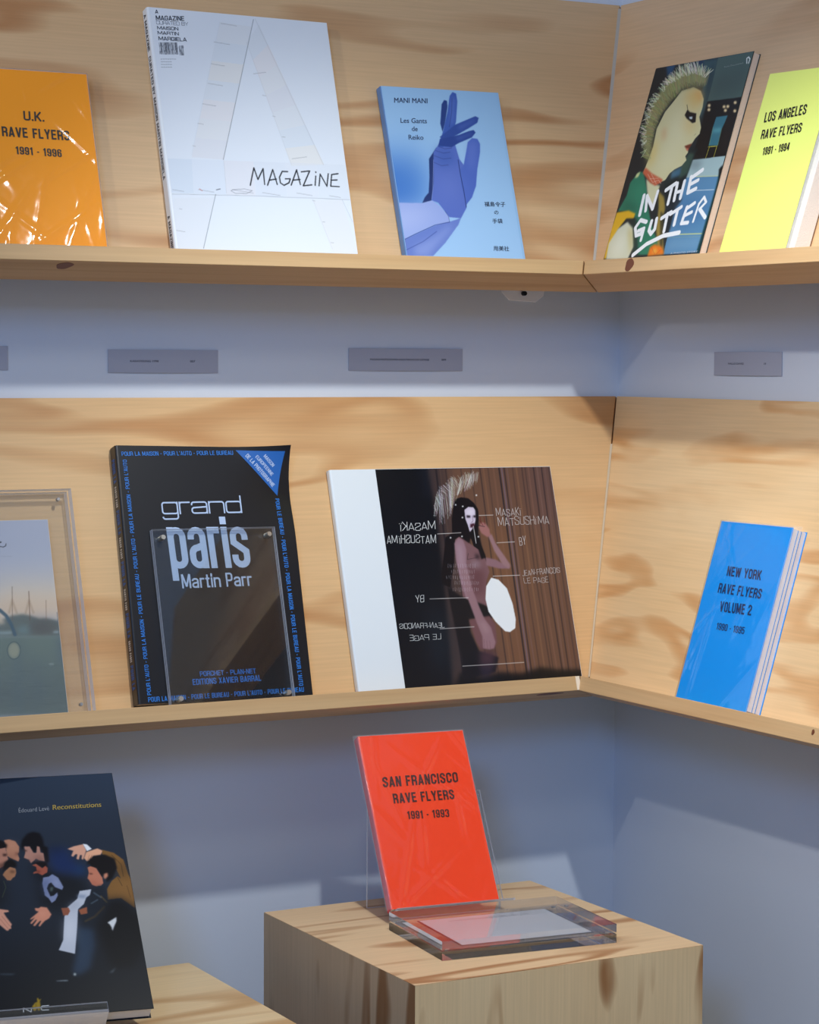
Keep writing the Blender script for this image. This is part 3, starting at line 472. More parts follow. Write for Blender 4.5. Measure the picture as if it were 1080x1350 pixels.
["P",[20,16,20],[[189.8,232.8],[190.3,221.8],[192.7,208.1],[196.0,199.8],[191.1,189.0],[182.9,194.7],[172.0,203.2],[184.5,232.9]],0.8,1],
["P",[36,26,30],[[198.1,175.1],[204.5,172.2],[202.9,166.8],[197.0,168.4]],2,0.8],
["L",[30,20,24],[[187.4,175.5],[184.6,167.4],[200.3,169.6]],0.5,0.3,0.8],
["P",[150,130,140],[[186.9,163.3],[199.8,166.9],[204.4,157.2],[194.8,154.8]],3,0.6],
["L",[240,240,240],[[201.0,212.0],[201.3,199.6],[201.6,188.7]],0.8,0.3,0.9],
["L",[30,22,30],[[204.5,213.9],[217.9,210.8]],0.8,0.3,0.9],
["H",[226,232,230],[[144.7,223.0],[156.8,241.8],[170.1,258.0],[186.5,264.5],[202.3,267.0],[217.3,273.6]],[[141.8,228.5],[151.2,254.2],[159.0,265.0],[178.0,278.4],[200.4,283.6],[220.8,285.3]],60,0.35,11,0.9],
["H",[226,232,230],[[143.2,223.0],[153.6,211.9],[167.4,222.4],[176.6,241.4],[184.9,254.9],[199.4,258.7],[216.6,269.5]],[[153.3,258.3],[158.8,263.7],[170.5,270.3],[183.6,275.6],[199.7,279.4],[211.5,285.5],[220.7,284.6]],120,0.3,12,0.85],
["P",[232,238,240],[[216.9,141.8],[227.6,138.6],[238.4,126.6],[243.7,105.3],[244.9,84.8],[242.1,72.8],[233.2,68.1],[226.1,69.5],[213.7,82.9],[205.2,96.8],[203.4,113.8],[207.3,130.6]],0.4,1],
["L",[200,196,206],[[154.8,162.3],[154.0,157.1]],0.32,0.2,0.8],
["L",[200,196,206],[[157.6,162.2],[157.0,157.2]],0.32,0.2,0.8],
["L",[200,196,206],[[159.7,161.3],[158.7,157.1]],0.32,0.2,0.8],
["L",[200,196,206],[[163.3,162.4],[163.0,157.6]],0.32,0.2,0.8],
["L",[200,196,206],[[166.3,162.3],[165.3,157.9]],0.32,0.2,0.8],
["L",[200,196,206],[[169.8,162.0],[169.4,156.4]],0.32,0.2,0.8],
["L",[200,196,206],[[173.3,161.6],[172.6,157.0]],0.32,0.2,0.8],
["L",[200,196,206],[[176.7,161.8],[176.3,156.4]],0.32,0.2,0.8],
["L",[200,196,206],[[180.1,161.8],[180.1,157.5]],0.32,0.2,0.8],
["L",[200,196,206],[[182.6,160.9],[182.7,157.0]],0.32,0.2,0.8],
["L",[200,196,206],[[186.2,160.9],[185.6,156.9]],0.32,0.2,0.8],
["L",[200,196,206],[[188.7,161.5],[187.7,156.2]],0.32,0.2,0.8],
["L",[200,196,206],[[192.3,161.2],[191.2,155.5]],0.32,0.2,0.8],
["L",[200,196,206],[[195.2,160.8],[194.4,156.1]],0.32,0.2,0.8],
["L",[200,196,206],[[158.8,154.1],[158.3,150.5]],0.32,0.2,0.8],
["L",[200,196,206],[[162.4,154.6],[161.7,149.0]],0.32,0.2,0.8],
["L",[200,196,206],[[164.5,153.6],[164.5,149.3]],0.32,0.2,0.8],
["L",[200,196,206],[[168.0,154.3],[167.4,150.0]],0.32,0.2,0.8],
["L",[200,196,206],[[171.3,153.9],[170.6,148.4]],0.32,0.2,0.8],
["L",[200,196,206],[[174.6,152.9],[174.2,149.1]],0.32,0.2,0.8],
["L",[200,196,206],[[177.9,153.4],[177.3,149.2]],0.32,0.2,0.8],
["L",[200,196,206],[[180.3,153.5],[180.2,148.1]],0.32,0.2,0.8],
["L",[200,196,206],[[183.4,153.2],[182.8,149.5]],0.32,0.2,0.8],
["L",[200,196,206],[[185.9,152.7],[185.9,148.9]],0.32,0.2,0.8],
["L",[200,196,206],[[189.2,152.6],[188.9,148.3]],0.32,0.2,0.8],
["L",[200,196,206],[[192.6,153.0],[192.3,148.8]],0.32,0.2,0.8],
["L",[200,196,206],[[150.0,146.6],[149.8,143.0]],0.32,0.2,0.8],
["L",[200,196,206],[[153.6,146.6],[153.3,143.3]],0.32,0.2,0.8],
["L",[200,196,206],[[156.6,147.1],[156.2,142.4]],0.32,0.2,0.8],
["L",[200,196,206],[[159.8,146.4],[159.7,142.5]],0.32,0.2,0.8],
["L",[200,196,206],[[162.9,146.2],[162.9,142.4]],0.32,0.2,0.8],
["L",[200,196,206],[[166.3,145.9],[165.9,141.2]],0.32,0.2,0.8],
["L",[200,196,206],[[169.9,146.2],[169.6,142.4]],0.32,0.2,0.8],
["L",[200,196,206],[[173.2,145.5],[172.7,141.4]],0.32,0.2,0.8],
["L",[200,196,206],[[176.5,145.7],[175.6,141.1]],0.32,0.2,0.8],
["L",[200,196,206],[[179.5,145.7],[178.9,141.3]],0.32,0.2,0.8],
["L",[200,196,206],[[182.8,145.6],[182.7,142.2]],0.32,0.2,0.8],
["L",[200,196,206],[[185.2,145.7],[184.9,141.8]],0.32,0.2,0.8],
["L",[200,196,206],[[188.3,145.4],[187.4,141.2]],0.32,0.2,0.8],
["L",[200,196,206],[[190.9,146.1],[190.0,141.4]],0.32,0.2,0.8],
["L",[200,196,206],[[161.8,139.5],[160.7,134.8]],0.32,0.2,0.8],
["L",[200,196,206],[[164.3,138.9],[164.1,135.1]],0.32,0.2,0.8],
["L",[200,196,206],[[168.0,139.6],[167.3,134.9]],0.32,0.2,0.8],
["L",[200,196,206],[[170.7,139.3],[170.5,134.6]],0.32,0.2,0.8],
["L",[200,196,206],[[172.7,138.5],[171.8,134.3]],0.32,0.2,0.8],
["L",[200,196,206],[[175.4,138.5],[175.3,133.6]],0.32,0.2,0.8],
["L",[200,196,206],[[178.1,138.1],[177.9,134.3]],0.32,0.2,0.8],
["L",[200,196,206],[[180.5,138.3],[180.0,133.2]],0.32,0.2,0.8],
["L",[200,196,206],[[184.1,138.1],[183.3,133.2]],0.32,0.2,0.8],
["L",[200,196,206],[[186.3,138.7],[185.8,133.6]],0.32,0.2,0.8],
["L",[200,196,206],[[188.5,137.9],[188.5,133.9]],0.32,0.2,0.8],
["L",[200,196,206],[[191.4,138.3],[190.5,132.8]],0.32,0.2,0.8],
["L",[200,196,206],[[194.0,137.3],[194.0,133.3]],0.32,0.2,0.8],
["L",[200,196,206],[[196.5,137.1],[196.1,133.5]],0.32,0.2,0.8],
["L",[200,196,206],[[157.2,129.9],[156.8,126.5]],0.32,0.2,0.8],
["L",[200,196,206],[[160.2,130.9],[159.8,126.2]],0.32,0.2,0.8],
["L",[200,196,206],[[162.6,129.9],[162.7,126.8]],0.32,0.2,0.8],
["L",[200,196,206],[[165.6,130.5],[165.5,125.3]],0.32,0.2,0.8],
["L",[200,196,206],[[168.1,130.4],[167.1,124.9]],0.32,0.2,0.8],
["L",[200,196,206],[[170.6,129.9],[170.1,125.4]],0.32,0.2,0.8],
["L",[200,196,206],[[173.6,129.6],[172.7,125.1]],0.32,0.2,0.8],
["L",[200,196,206],[[176.2,129.7],[175.6,125.8]],0.32,0.2,0.8],
["L",[200,196,206],[[179.2,129.7],[178.5,124.9]],0.32,0.2,0.8],
["L",[200,196,206],[[182.3,130.2],[181.4,125.3]],0.32,0.2,0.8],
["L",[200,196,206],[[185.6,128.9],[185.4,125.9]],0.32,0.2,0.8],
["L",[200,196,206],[[189.0,129.4],[188.5,124.5]],0.32,0.2,0.8],
["L",[200,196,206],[[192.1,129.2],[192.1,124.9]],0.32,0.2,0.8],
["L",[200,196,206],[[194.7,128.6],[194.1,125.0]],0.32,0.2,0.8],
["P",[225,230,230],[[180.1,241.3],[180.0,240.9],[179.8,240.6],[179.5,240.4],[179.1,240.3],[178.7,240.2],[178.3,240.3],[178.0,240.4],[177.8,240.7],[177.7,241.0],[177.7,241.3],[177.8,241.7],[178.0,242.0],[178.3,242.2],[178.7,242.4],[179.1,242.4],[179.4,242.3],[179.8,242.2],[180.0,241.9],[180.1,241.6]],0.4,1],
["P",[225,230,230],[[190.5,239.0],[190.4,238.6],[190.2,238.3],[189.9,238.1],[189.5,238.0],[189.1,237.9],[188.7,238.0],[188.4,238.1],[188.2,238.4],[188.1,238.7],[188.0,239.0],[188.2,239.4],[188.4,239.7],[188.7,239.9],[189.1,240.1],[189.5,240.1],[189.8,240.0],[190.1,239.9],[190.4,239.6],[190.5,239.3]],0.4,1],
["P",[225,230,230],[[165.4,197.3],[165.3,196.9],[165.1,196.6],[164.8,196.4],[164.4,196.3],[164.0,196.2],[163.6,196.3],[163.3,196.4],[163.1,196.7],[163.0,197.0],[163.0,197.3],[163.1,197.7],[163.3,198.0],[163.6,198.2],[164.0,198.3],[164.4,198.4],[164.7,198.3],[165.0,198.2],[165.3,197.9],[165.4,197.6]],0.4,1],
["P",[225,230,230],[[182.9,198.5],[182.8,198.2],[182.5,197.9],[182.2,197.7],[181.9,197.5],[181.5,197.5],[181.1,197.5],[180.8,197.7],[180.6,197.9],[180.4,198.3],[180.4,198.6],[180.5,198.9],[180.8,199.2],[181.1,199.5],[181.4,199.6],[181.8,199.6],[182.2,199.6],[182.5,199.4],[182.7,199.2],[182.9,198.9]],0.4,1],
["P",[225,230,230],[[207.6,197.4],[207.5,197.1],[207.3,196.8],[207.0,196.5],[206.6,196.4],[206.2,196.3],[205.8,196.4],[205.5,196.6],[205.3,196.8],[205.2,197.1],[205.2,197.5],[205.3,197.8],[205.5,198.1],[205.8,198.3],[206.2,198.5],[206.6,198.5],[206.9,198.4],[207.2,198.3],[207.5,198.0],[207.6,197.7]],0.4,1],
["P",[225,230,230],[[213.7,253.6],[213.6,253.3],[213.4,253.0],[213.1,252.7],[212.7,252.6],[212.3,252.5],[212.0,252.6],[211.6,252.8],[211.4,253.0],[211.3,253.3],[211.3,253.7],[211.4,254.0],[211.6,254.3],[211.9,254.6],[212.3,254.7],[212.7,254.7],[213.1,254.7],[213.4,254.5],[213.6,254.3],[213.7,254.0]],0.4,1],
["P",[225,230,230],[[187.6,224.0],[187.5,223.6],[187.3,223.3],[187.0,223.1],[186.6,222.9],[186.2,222.9],[185.8,223.0],[185.5,223.1],[185.3,223.4],[185.2,223.7],[185.2,224.0],[185.3,224.4],[185.5,224.7],[185.8,224.9],[186.2,225.0],[186.6,225.1],[186.9,225.0],[187.2,224.9],[187.5,224.6],[187.6,224.3]],0.4,1],
["L",[214,210,206],[[145.3,202.9],[180.9,203.6]],0.75,0.2,0.9],
["L",[214,210,206],[[212.2,226.1],[233.6,226.2]],0.75,0.2,0.9],
["L",[214,210,206],[[233.2,188.4],[260.6,188.9]],0.75,0.2,0.9],
["L",[214,210,206],[[219.9,143.7],[260.8,143.5]],0.75,0.2,0.9],
["L",[214,210,206],[[120.5,117.3],[177.8,116.5]],0.75,0.2,0.9],
["L",[214,210,206],[[129.2,77.5],[180.3,77.7]],0.75,0.2,0.9],
["L",[214,210,206],[[154.9,27.0],[204.3,26.9],[247.5,26.9]],0.75,0.2,0.9]],
"recon":[
["P",[38,46,60],[[84.8,244.7],[246.2,255.5],[248.0,146.1],[69.9,108.8]],30,0.6],
["P",[30,32,38],[[81.9,195.2],[96.9,194.0],[101.0,176.7],[102.3,152.6],[91.0,141.5],[76.1,142.8]],6,0.8],
["P",[24,27,34],[[132.5,201.1],[153.7,189.7],[167.3,183.8],[187.1,177.3],[194.3,154.8],[167.8,141.3],[150.0,129.6],[145.2,139.5],[135.4,142.7],[137.0,171.5]],6,0.9],
["P",[28,45,86],[[155.7,217.9],[176.0,218.0],[182.7,198.6],[192.0,186.8],[191.5,179.4],[179.2,180.4],[157.3,185.7],[152.3,203.3]],5,0.95],
["P",[24,62,104],[[183.6,189.9],[193.0,194.1],[191.5,183.1],[183.5,181.3]],5,0.8],
["P",[24,34,60],[[155.1,216.8],[161.9,221.2],[171.7,216.8],[164.4,208.6]],5,0.7],
["P",[176,124,100],[[106.0,233.4],[111.8,234.1],[118.6,231.0],[122.1,222.9],[120.9,215.6],[119.2,213.8],[120.5,207.0],[118.9,203.1],[115.6,205.5],[111.8,207.6],[107.1,211.6],[106.7,225.3]],0.4,1],
["P",[200,150,124],[[110.4,231.2],[116.4,229.5],[118.6,221.9],[112.3,221.1]],4,0.6],
["P",[110,70,60],[[116.8,215.9],[121.1,215.5],[120.1,211.9],[116.3,211.0]],1.5,0.7],
["P",[120,80,66],[[108.3,212.8],[114.4,212.3],[113.8,207.5],[109.7,207.8]],3,0.6],
["P",[24,22,26],[[95.4,234.8],[103.5,233.2],[108.7,227.0],[107.6,222.5],[93.8,220.6]],1,1],
["P",[172,122,104],[[93.9,221.3],[106.4,223.1],[107.1,215.3],[107.6,206.7],[104.7,203.0],[102.1,198.5],[97.2,195.8],[91.1,196.3]],0.4,1],
["P",[40,26,26],[[102.4,215.1],[107.0,214.7],[106.5,211.7],[102.4,211.4]],1,0.8],
["P",[70,44,38],[[96.8,201.4],[103.0,202.7],[101.2,195.5],[95.9,194.1]],2,0.8],
["P",[24,22,24],[[102.6,203.4],[110.7,207.7],[116.1,202.4],[115.6,195.1],[110.4,196.1],[103.0,193.6],[99.4,189.0]],1.2,1],
["P",[164,116,86],[[102.2,191.2],[108.4,196.6],[114.4,193.9],[114.5,187.8],[112.5,183.1],[109.7,181.5],[107.3,178.4],[103.3,179.0],[99.1,186.6]],0.4,1],
["P",[60,40,34],[[107.9,192.0],[113.4,190.9],[112.5,188.0],[108.0,188.9]],1.5,0.7],
["P",[100,70,54],[[102.4,188.7],[107.2,185.9],[105.5,180.0],[101.7,182.7]],4,0.5],
["P",[20,20,26],[[124.0,224.0],[126.5,232.5],[133.1,240.2],[139.7,242.8],[147.7,240.4],[150.3,232.7],[150.6,222.1],[154.5,220.5],[153.4,199.6],[148.8,199.9],[147.6,214.8],[144.3,221.3],[140.3,214.1],[137.2,214.3],[134.0,222.0],[128.0,223.7],[124.6,216.5]],1.2,1],
["P",[172,126,112],[[127.8,223.1],[134.1,222.6],[137.3,213.7],[140.7,213.5],[142.4,222.7],[145.3,221.2],[145.4,213.7],[148.5,212.3],[148.5,201.2],[143.0,202.8],[139.2,205.6],[132.8,199.6],[131.1,204.7],[127.5,206.7],[125.7,208.0],[128.2,214.8]],0.4,1],
["P",[60,40,40],[[126.7,219.1],[130.4,217.9],[129.8,215.9],[126.6,216.9]],0.8,0.8],
["P",[110,76,70],[[136.3,207.0],[144.9,210.1],[148.2,203.6],[147.8,200.0],[138.6,200.7]],4,0.7],
["P",[96,60,56],[[128.9,205.1],[132.4,204.6],[132.5,201.1]],1.5,0.6],
["P",[24,20,24],[[132.3,199.9],[142.8,201.6],[150.8,199.7],[150.9,192.4],[144.8,192.8],[138.3,198.2]],1.2,1],
["P",[156,84,68],[[133.5,197.1],[138.3,198.5],[144.7,192.2],[148.7,195.0],[150.8,191.8],[149.6,186.1],[143.5,182.5],[138.8,185.9],[133.4,185.4],[134.1,187.5],[138.2,189.0],[137.8,194.6]],0.4,1],
["P",[80,36,32],[[137.4,190.9],[142.2,188.1],[138.7,184.7]],1.5,0.7],
["P",[122,132,166],[[144.1,179.4],[150.4,180.2],[154.9,183.2],[160.9,178.1],[165.3,165.0],[163.3,161.2],[155.7,165.8],[152.4,172.1],[149.2,170.5],[146.4,164.7],[149.0,153.6],[153.2,154.5],[157.3,158.4],[157.5,154.1],[153.9,147.8],[149.4,144.9],[146.7,151.4],[143.1,155.3],[142.1,171.1]],0.4,1],
["P",[70,84,120],[[145.7,175.7],[149.8,175.3],[144.2,163.6],[146.0,153.8],[142.1,155.4],[142.1,171.1]],3,0.7],
["P",[160,168,196],[[156.2,177.3],[159.8,173.3],[161.7,164.7],[156.1,168.8]],2.5,0.6],
["P",[100,120,116],[[150.6,165.6],[153.7,165.9],[152.0,160.6],[149.9,160.2]],1,0.8],
["P",[212,158,134],[[176.7,216.3],[184.6,219.3],[195.8,221.4],[198.1,212.7],[195.9,207.2],[192.6,200.1],[191.0,201.0],[192.2,206.6],[190.0,206.8],[187.8,200.5],[185.2,202.0],[187.1,207.8],[185.2,208.5],[182.0,205.0],[179.8,206.3],[183.1,213.0],[179.2,214.9]],0.5,1],
["P",[228,232,238],[[195.2,222.0],[199.9,220.8],[204.7,214.2],[198.8,211.4],[197.2,216.1]],0.4,1],
["P",[222,166,134],[[197.7,210.3],[211.3,214.4],[217.4,210.5],[213.5,205.1],[205.1,204.4],[202.8,200.2],[201.0,201.1],[199.7,197.9],[196.7,197.8],[195.0,200.7],[193.8,202.0]],0.5,1],
["L",[150,96,76],[[200.8,206.0],[197.7,198.9]],0.4,0.3,0.7],
["L",[150,96,76],[[203.5,205.8],[201.2,200.8]],0.4,0.3,0.7],
["P",[126,90,50],[[216.5,212.2],[229.5,206.8],[239.1,196.6],[241.6,176.9],[245.4,163.7],[242.5,130.4],[228.6,145.0],[213.3,144.2],[214.2,158.1],[221.2,168.8],[228.9,174.7],[232.5,171.2],[229.0,184.4],[229.0,194.1],[215.6,205.7]],0.4,1],
["P",[76,56,36],[[229.7,189.2],[241.3,193.2],[241.6,176.9],[233.9,171.1],[229.4,177.9]],5,0.6],
["P",[148,106,60],[[229.8,171.4],[240.4,168.9],[241.8,151.2],[229.7,152.1]],8,0.6],
["L",[60,46,32],[[226.4,204.1],[235.4,190.4],[235.7,174.1]],1,0.3,0.5],
["L",[60,46,32],[[228.7,173.1],[232.4,161.5]],0.8,0.3,0.6],
["L",[70,52,34],[[237.8,161.1],[239.5,145.0]],0.8,0.3,0.5],
["P",[22,20,24],[[195.6,191.8],[198.1,198.1],[204.4,203.8],[218.3,205.5],[229.1,199.0],[230.0,185.9],[222.4,171.9],[215.6,167.6],[215.2,178.9],[211.2,175.2],[208.7,181.1],[206.2,187.7],[200.9,188.9],[199.0,194.7]],1,1],
["P",[188,118,94],[[196.5,189.3],[199.8,190.6],[206.1,187.4],[209.6,177.8],[211.1,174.4],[211.3,166.4],[208.2,163.4],[202.7,163.0],[198.3,165.5],[196.0,171.6],[194.3,174.4],[196.6,181.2]],0.4,1],
["P",[196,130,104],[[213.8,179.1],[218.1,180.3],[218.1,175.5],[214.1,171.8],[212.7,174.3]],0.8,1],
["P",[60,34,30],[[197.4,181.6],[201.1,180.8],[200.6,179.3],[197.4,179.7]],0.7,0.8],
["P",[140,70,58],[[197.8,171.4],[203.5,168.6],[202.9,164.6],[198.3,165.8]],3,0.6],
["P",[206,140,114],[[199.7,180.1],[206.0,176.4],[205.3,171.7],[200.1,173.7]],4,0.5],
["P",[30,36,46],[[197.4,159.5],[205.4,162.8],[212.2,163.1],[213.2,143.9],[206.4,131.8],[195.5,112.3],[182.3,113.4],[177.2,124.8],[186.9,127.1],[192.4,145.6]],2,1],
["L",[104,124,140],[[198.8,154.6],[205.9,147.7]],1.4,1,0.6],
["L",[104,124,140],[[194.1,140.7],[201.5,144.8]],1.2,1,0.6],
["L",[90,70,44],[[184.2,117.9],[195.7,123.2],[208.1,134.8]],2.2,1.2,0.6],
["L",[120,98,60],[[206.2,149.2],[211.7,140.8]],1.6,1,0.6],
["P",[18,18,22],[[213.5,143.9],[228.6,144.9],[242.7,130.4],[246.0,81.6],[230.8,52.2],[204.5,54.6],[198.4,85.7],[195.5,112.3],[207.7,131.7]],5,0.9],
["P",[42,58,78],[[174.6,110.9],[190.7,106.5],[190.5,86.4],[181.0,56.7],[168.1,48.8],[160.1,52.5],[169.8,80.5]],3,0.95],
["P",[64,82,104],[[175.5,103.1],[182.1,102.6],[176.6,72.3],[169.3,57.7]],6,0.5],
["P",[186,192,204],[[182.8,158.2],[196.5,159.5],[193.7,151.8],[189.2,149.0],[185.4,140.6],[177.8,134.1],[173.7,111.0],[166.6,76.5],[149.3,82.9],[155.9,95.5],[161.3,126.1],[166.9,138.2],[179.0,148.2]],0.4,1],
["P",[126,140,164],[[179.8,153.7],[190.3,152.1],[187.0,147.6],[179.2,149.8]],1.5,0.8],
["P",[220,224,232],[[162.0,121.3],[172.8,122.0],[167.3,91.5],[157.3,95.4]],5,0.5],
["P",[156,162,176],[[168.7,141.2],[181.5,146.4],[178.9,137.2],[168.7,131.7]],3,0.6],
["P",[140,84,64],[[159.1,137.2],[167.5,137.3],[168.6,132.5],[165.5,127.3],[160.2,127.4]],0.4,1],
["P",[150,88,64],[[178.3,133.3],[188.2,136.4],[187.6,127.8],[180.1,126.9]],0.4,1],
["P",[206,210,214],[[208.5,114.0],[213.7,117.0],[219.6,120.5],[219.0,115.0],[215.0,107.6],[212.6,102.3],[212.0,107.8],[210.8,111.0]],0.6,1],
["P",[90,100,104],[[201.0,48.8],[210.0,55.6],[205.1,49.2]],1,0.9],
["P",[130,140,146],[[140.9,44.6],[154.5,44.2],[154.3,42.6],[142.4,43.5]],0.6,0.9],
["P",[70,84,96],[[81.5,58.6],[98.2,57.1],[94.7,55.9],[81.4,57.5]],1,0.9],
["P",[170,180,180],[[164.4,50.4],[164.2,49.8],[163.9,49.4],[163.6,49.0],[163.1,48.8],[162.6,48.8],[162.2,48.9],[161.8,49.2],[161.5,49.6],[161.3,50.1],[161.3,50.6],[161.5,51.2],[161.8,51.6],[162.1,52.0],[162.6,52.2],[163.1,52.3],[163.5,52.1],[163.9,51.8],[164.2,51.4],[164.4,50.9]],0.8,1],
["P",[200,134,110],[[129.5,139.6],[134.0,139.2],[136.7,140.8],[143.1,139.4],[147.2,129.8],[143.8,124.7],[138.9,122.2],[132.0,114.9],[130.9,116.2],[134.9,122.5],[132.9,122.1],[126.6,115.9],[125.0,117.2],[130.1,124.1],[129.1,124.4],[123.2,118.8],[122.2,120.6],[128.0,127.2],[123.1,124.7],[122.9,126.1],[133.4,134.5],[130.1,136.2]],0.5,1],
["P",[224,156,130],[[133.3,133.3],[140.7,136.3],[142.0,130.2],[135.4,126.0]],3,0.5],
["P",[204,146,124],[[85.1,143.2],[91.0,141.5],[99.9,139.2],[100.3,137.0],[94.4,136.3],[95.9,132.2],[101.7,120.3],[100.5,118.3],[100.4,114.6],[98.3,114.7],[96.8,112.5],[94.7,113.1],[88.6,120.5],[83.0,124.5]],0.5,1],
["L",[130,80,66],[[91.9,132.0],[99.3,118.4]],0.4,0.3,0.7],
["L",[130,80,66],[[89.5,128.6],[96.9,115.1]],0.4,0.3,0.7],
["L",[70,84,60],[[99.2,178.1],[100.7,169.5],[95.2,156.7]],0.8,0.3,0.6],
["L",[214,218,222],[[101.2,8.8],[101.8,13.5],[109.5,8.2],[110.1,12.5]],0.9,0.25,1],
["L",[214,218,222],[[129.3,14.2],[122.1,14.3],[121.1,13.2],[120.7,10.4],[121.8,9.3],[128.6,8.9]],0.9,0.25,1],
["P",[150,122,30],[[111.3,14.7],[114.7,19.0],[117.4,19.9],[117.6,24.2],[119.0,25.2],[119.7,22.4],[122.5,23.3],[120.5,20.6],[120.4,14.8],[119.0,9.0],[117.0,9.2],[117.0,12.7],[114.7,9.4],[113.0,8.8],[111.0,11.7]],0.5,1],
["L",[70,56,20],[[115.7,17.8],[115.4,12.4]],0.5,0.3,0.7]],
"pond":[
["P",[190,190,196],[[123.8,183.5],[202.5,180.8],[203.0,164.1],[122.1,167.1]],12,0.8],
["P",[222,204,180],[[121.9,165.3],[201.4,162.3],[200.9,123.6],[117.6,123.6]],14,0.9],
["P",[228,190,150],[[119.5,141.7],[201.6,138.3],[201.3,121.7],[117.2,120.0]],10,0.7],
["P",[104,112,106],[[116.9,116.4],[128.1,117.7],[143.4,122.5],[156.6,123.7],[165.8,121.5],[176.6,117.3],[184.2,117.7],[197.1,114.5],[202.5,112.4],[202.4,94.1],[115.0,98.4]],1.5,1],
["P",[92,84,78],[[165.2,116.0],[195.0,112.8],[195.3,98.1],[165.1,97.8]],6,0.7],
["P",[116,140,140],[[147.5,107.7],[160.9,110.7],[163.4,99.7],[148.4,98.6]],3,0.7],
["P",[166,186,188],[[115.5,103.8],[141.5,104.0],[141.1,100.0],[115.3,100.9]],1.5,0.7],
["P",[190,206,208],[[191.8,101.0],[198.5,101.6],[198.8,99.0],[191.6,99.4]],1.2,0.8],
["P",[112,126,116],[[115.1,99.3],[203.0,95.9],[204.0,57.4],[201.5,1.3],[105.4,5.7]],2,1],
["P",[86,94,96],[[109.8,48.3],[202.8,46.6],[201.5,1.3],[105.2,4.0]],30,0.9],
["P",[88,104,110],[[142.2,93.4],[151.5,93.0],[144.1,6.8],[134.9,7.4]],6,0.5],
["P",[90,104,110],[[162.0,68.8],[171.3,68.3],[168.1,5.2],[158.9,5.8]],6,0.4],
["P",[90,104,112],[[194.9,94.5],[201.5,94.1],[199.7,61.3],[194.1,61.6]],4,0.6],
["P",[150,152,132],[[148.3,80.4],[147.6,77.6],[146.3,75.0],[144.6,73.0],[142.5,71.8],[140.3,71.4],[138.1,72.0],[136.3,73.5],[135.0,75.6],[134.3,78.3],[134.2,81.2],[134.9,84.0],[136.2,86.6],[137.9,88.6],[140.0,89.8],[142.2,90.2],[144.4,89.6],[146.2,88.2],[147.5,86.0],[148.2,83.3]],1.5,1],
["L",[66,84,84],[[149.4,80.4],[148.6,77.2],[147.2,74.3],[145.1,72.1],[142.7,70.7],[140.1,70.4],[137.7,71.0],[135.6,72.6],[134.0,75.0],[133.2,78.0],[133.1,81.2],[133.9,84.4],[135.3,87.3],[137.4,89.5],[139.8,90.9],[142.4,91.3],[144.8,90.6],[146.9,89.0],[148.5,86.6],[149.3,83.6],[149.4,80.4]],0.9,0.4,0.8],
["L",[74,96,108],[[118.7,134.5],[129.3,129.5],[136.0,122.8],[141.4,111.6],[144.4,99.7]],4.2,0.8,0.95],
["P",[210,190,166],[[117.6,123.6],[128.7,124.0],[133.4,115.6],[133.1,112.9],[116.5,112.8]],2,0.8],
["L",[110,88,72],[[147.1,157.0],[143.2,117.0]],0.8,0.6,0.7],
["L",[110,80,60],[[167.0,150.7],[164.8,116.0]],0.9,0.6,0.8],
["L",[130,100,80],[[187.1,138.9],[184.8,115.1]],0.8,0.6,0.6],
["L",[80,84,84],[[199.6,123.6],[199.7,112.6]],1.2,0.6,0.8],
["L",[130,100,70],[[140.1,126.3],[145.4,140.6],[149.4,125.8]],2.2,1.5,0.3],
["L",[130,100,70],[[160.6,125.4],[166.2,139.8],[169.9,124.9]],2.2,1.5,0.3],
["P",[180,190,180],[[181.9,62.7],[188.5,62.8],[187.8,61.1],[182.7,61.2]],0.8,0.8],
["L",[40,44,52],[[128.3,209.1],[137.3,206.1],[141.4,205.4],[144.5,206.8],[145.1,209.3]],0.9,0.3,1],
["P",[40,44,52],[[139.7,211.3],[139.6,211.0],[139.5,210.7],[139.2,210.5],[138.9,210.3],[138.5,210.3],[138.2,210.3],[137.9,210.5],[137.6,210.8],[137.5,211.1],[137.5,211.4],[137.6,211.7],[137.8,212.1],[138.1,212.3],[138.4,212.4],[138.7,212.5],[139.1,212.4],[139.4,212.2],[139.6,212.0],[139.7,211.7]],0.4,1],
["L",[150,154,164],[[136.1,194.1],[150.2,193.7]],0.5,0.3,0.6],
["L",[120,128,124],[[142.7,37.7],[150.2,37.2]],0.7,0.6,0.35],
["L",[120,128,124],[[150.8,44.4],[160.0,43.6]],0.7,0.6,0.35],
["L",[120,128,124],[[170.1,22.4],[183.5,21.6]],0.7,0.6,0.35],
["L",[120,128,124],[[123.6,23.8],[129.7,23.7]],0.7,0.6,0.35],
["L",[120,128,124],[[190.5,11.2],[204.9,10.4]],0.7,0.6,0.35],
["L",[78,86,88],[[119.0,22.9],[126.8,22.6]],0.7,0.6,0.35],
["L",[78,86,88],[[182.7,16.2],[198.5,15.3]],0.7,0.6,0.35],
["L",[120,128,124],[[116.7,46.2],[131.9,45.7]],0.7,0.6,0.35],
["L",[120,128,124],[[152.8,42.0],[161.0,41.3]],0.7,0.6,0.35],
["L",[120,128,124],[[188.4,12.5],[195.4,12.0]],0.7,0.6,0.35],
["L",[120,128,124],[[126.3,13.9],[141.6,13.2]],0.7,0.6,0.35],
["L",[78,86,88],[[150.2,11.1],[161.7,10.6]],0.7,0.6,0.35],
["L",[120,128,124],[[130.4,61.2],[143.7,60.7]],0.7,0.6,0.35],
["L",[120,128,124],[[167.9,8.7],[174.0,8.3]],0.7,0.6,0.35],
["L",[78,86,88],[[123.7,30.6],[137.3,29.8]],0.7,0.6,0.35],
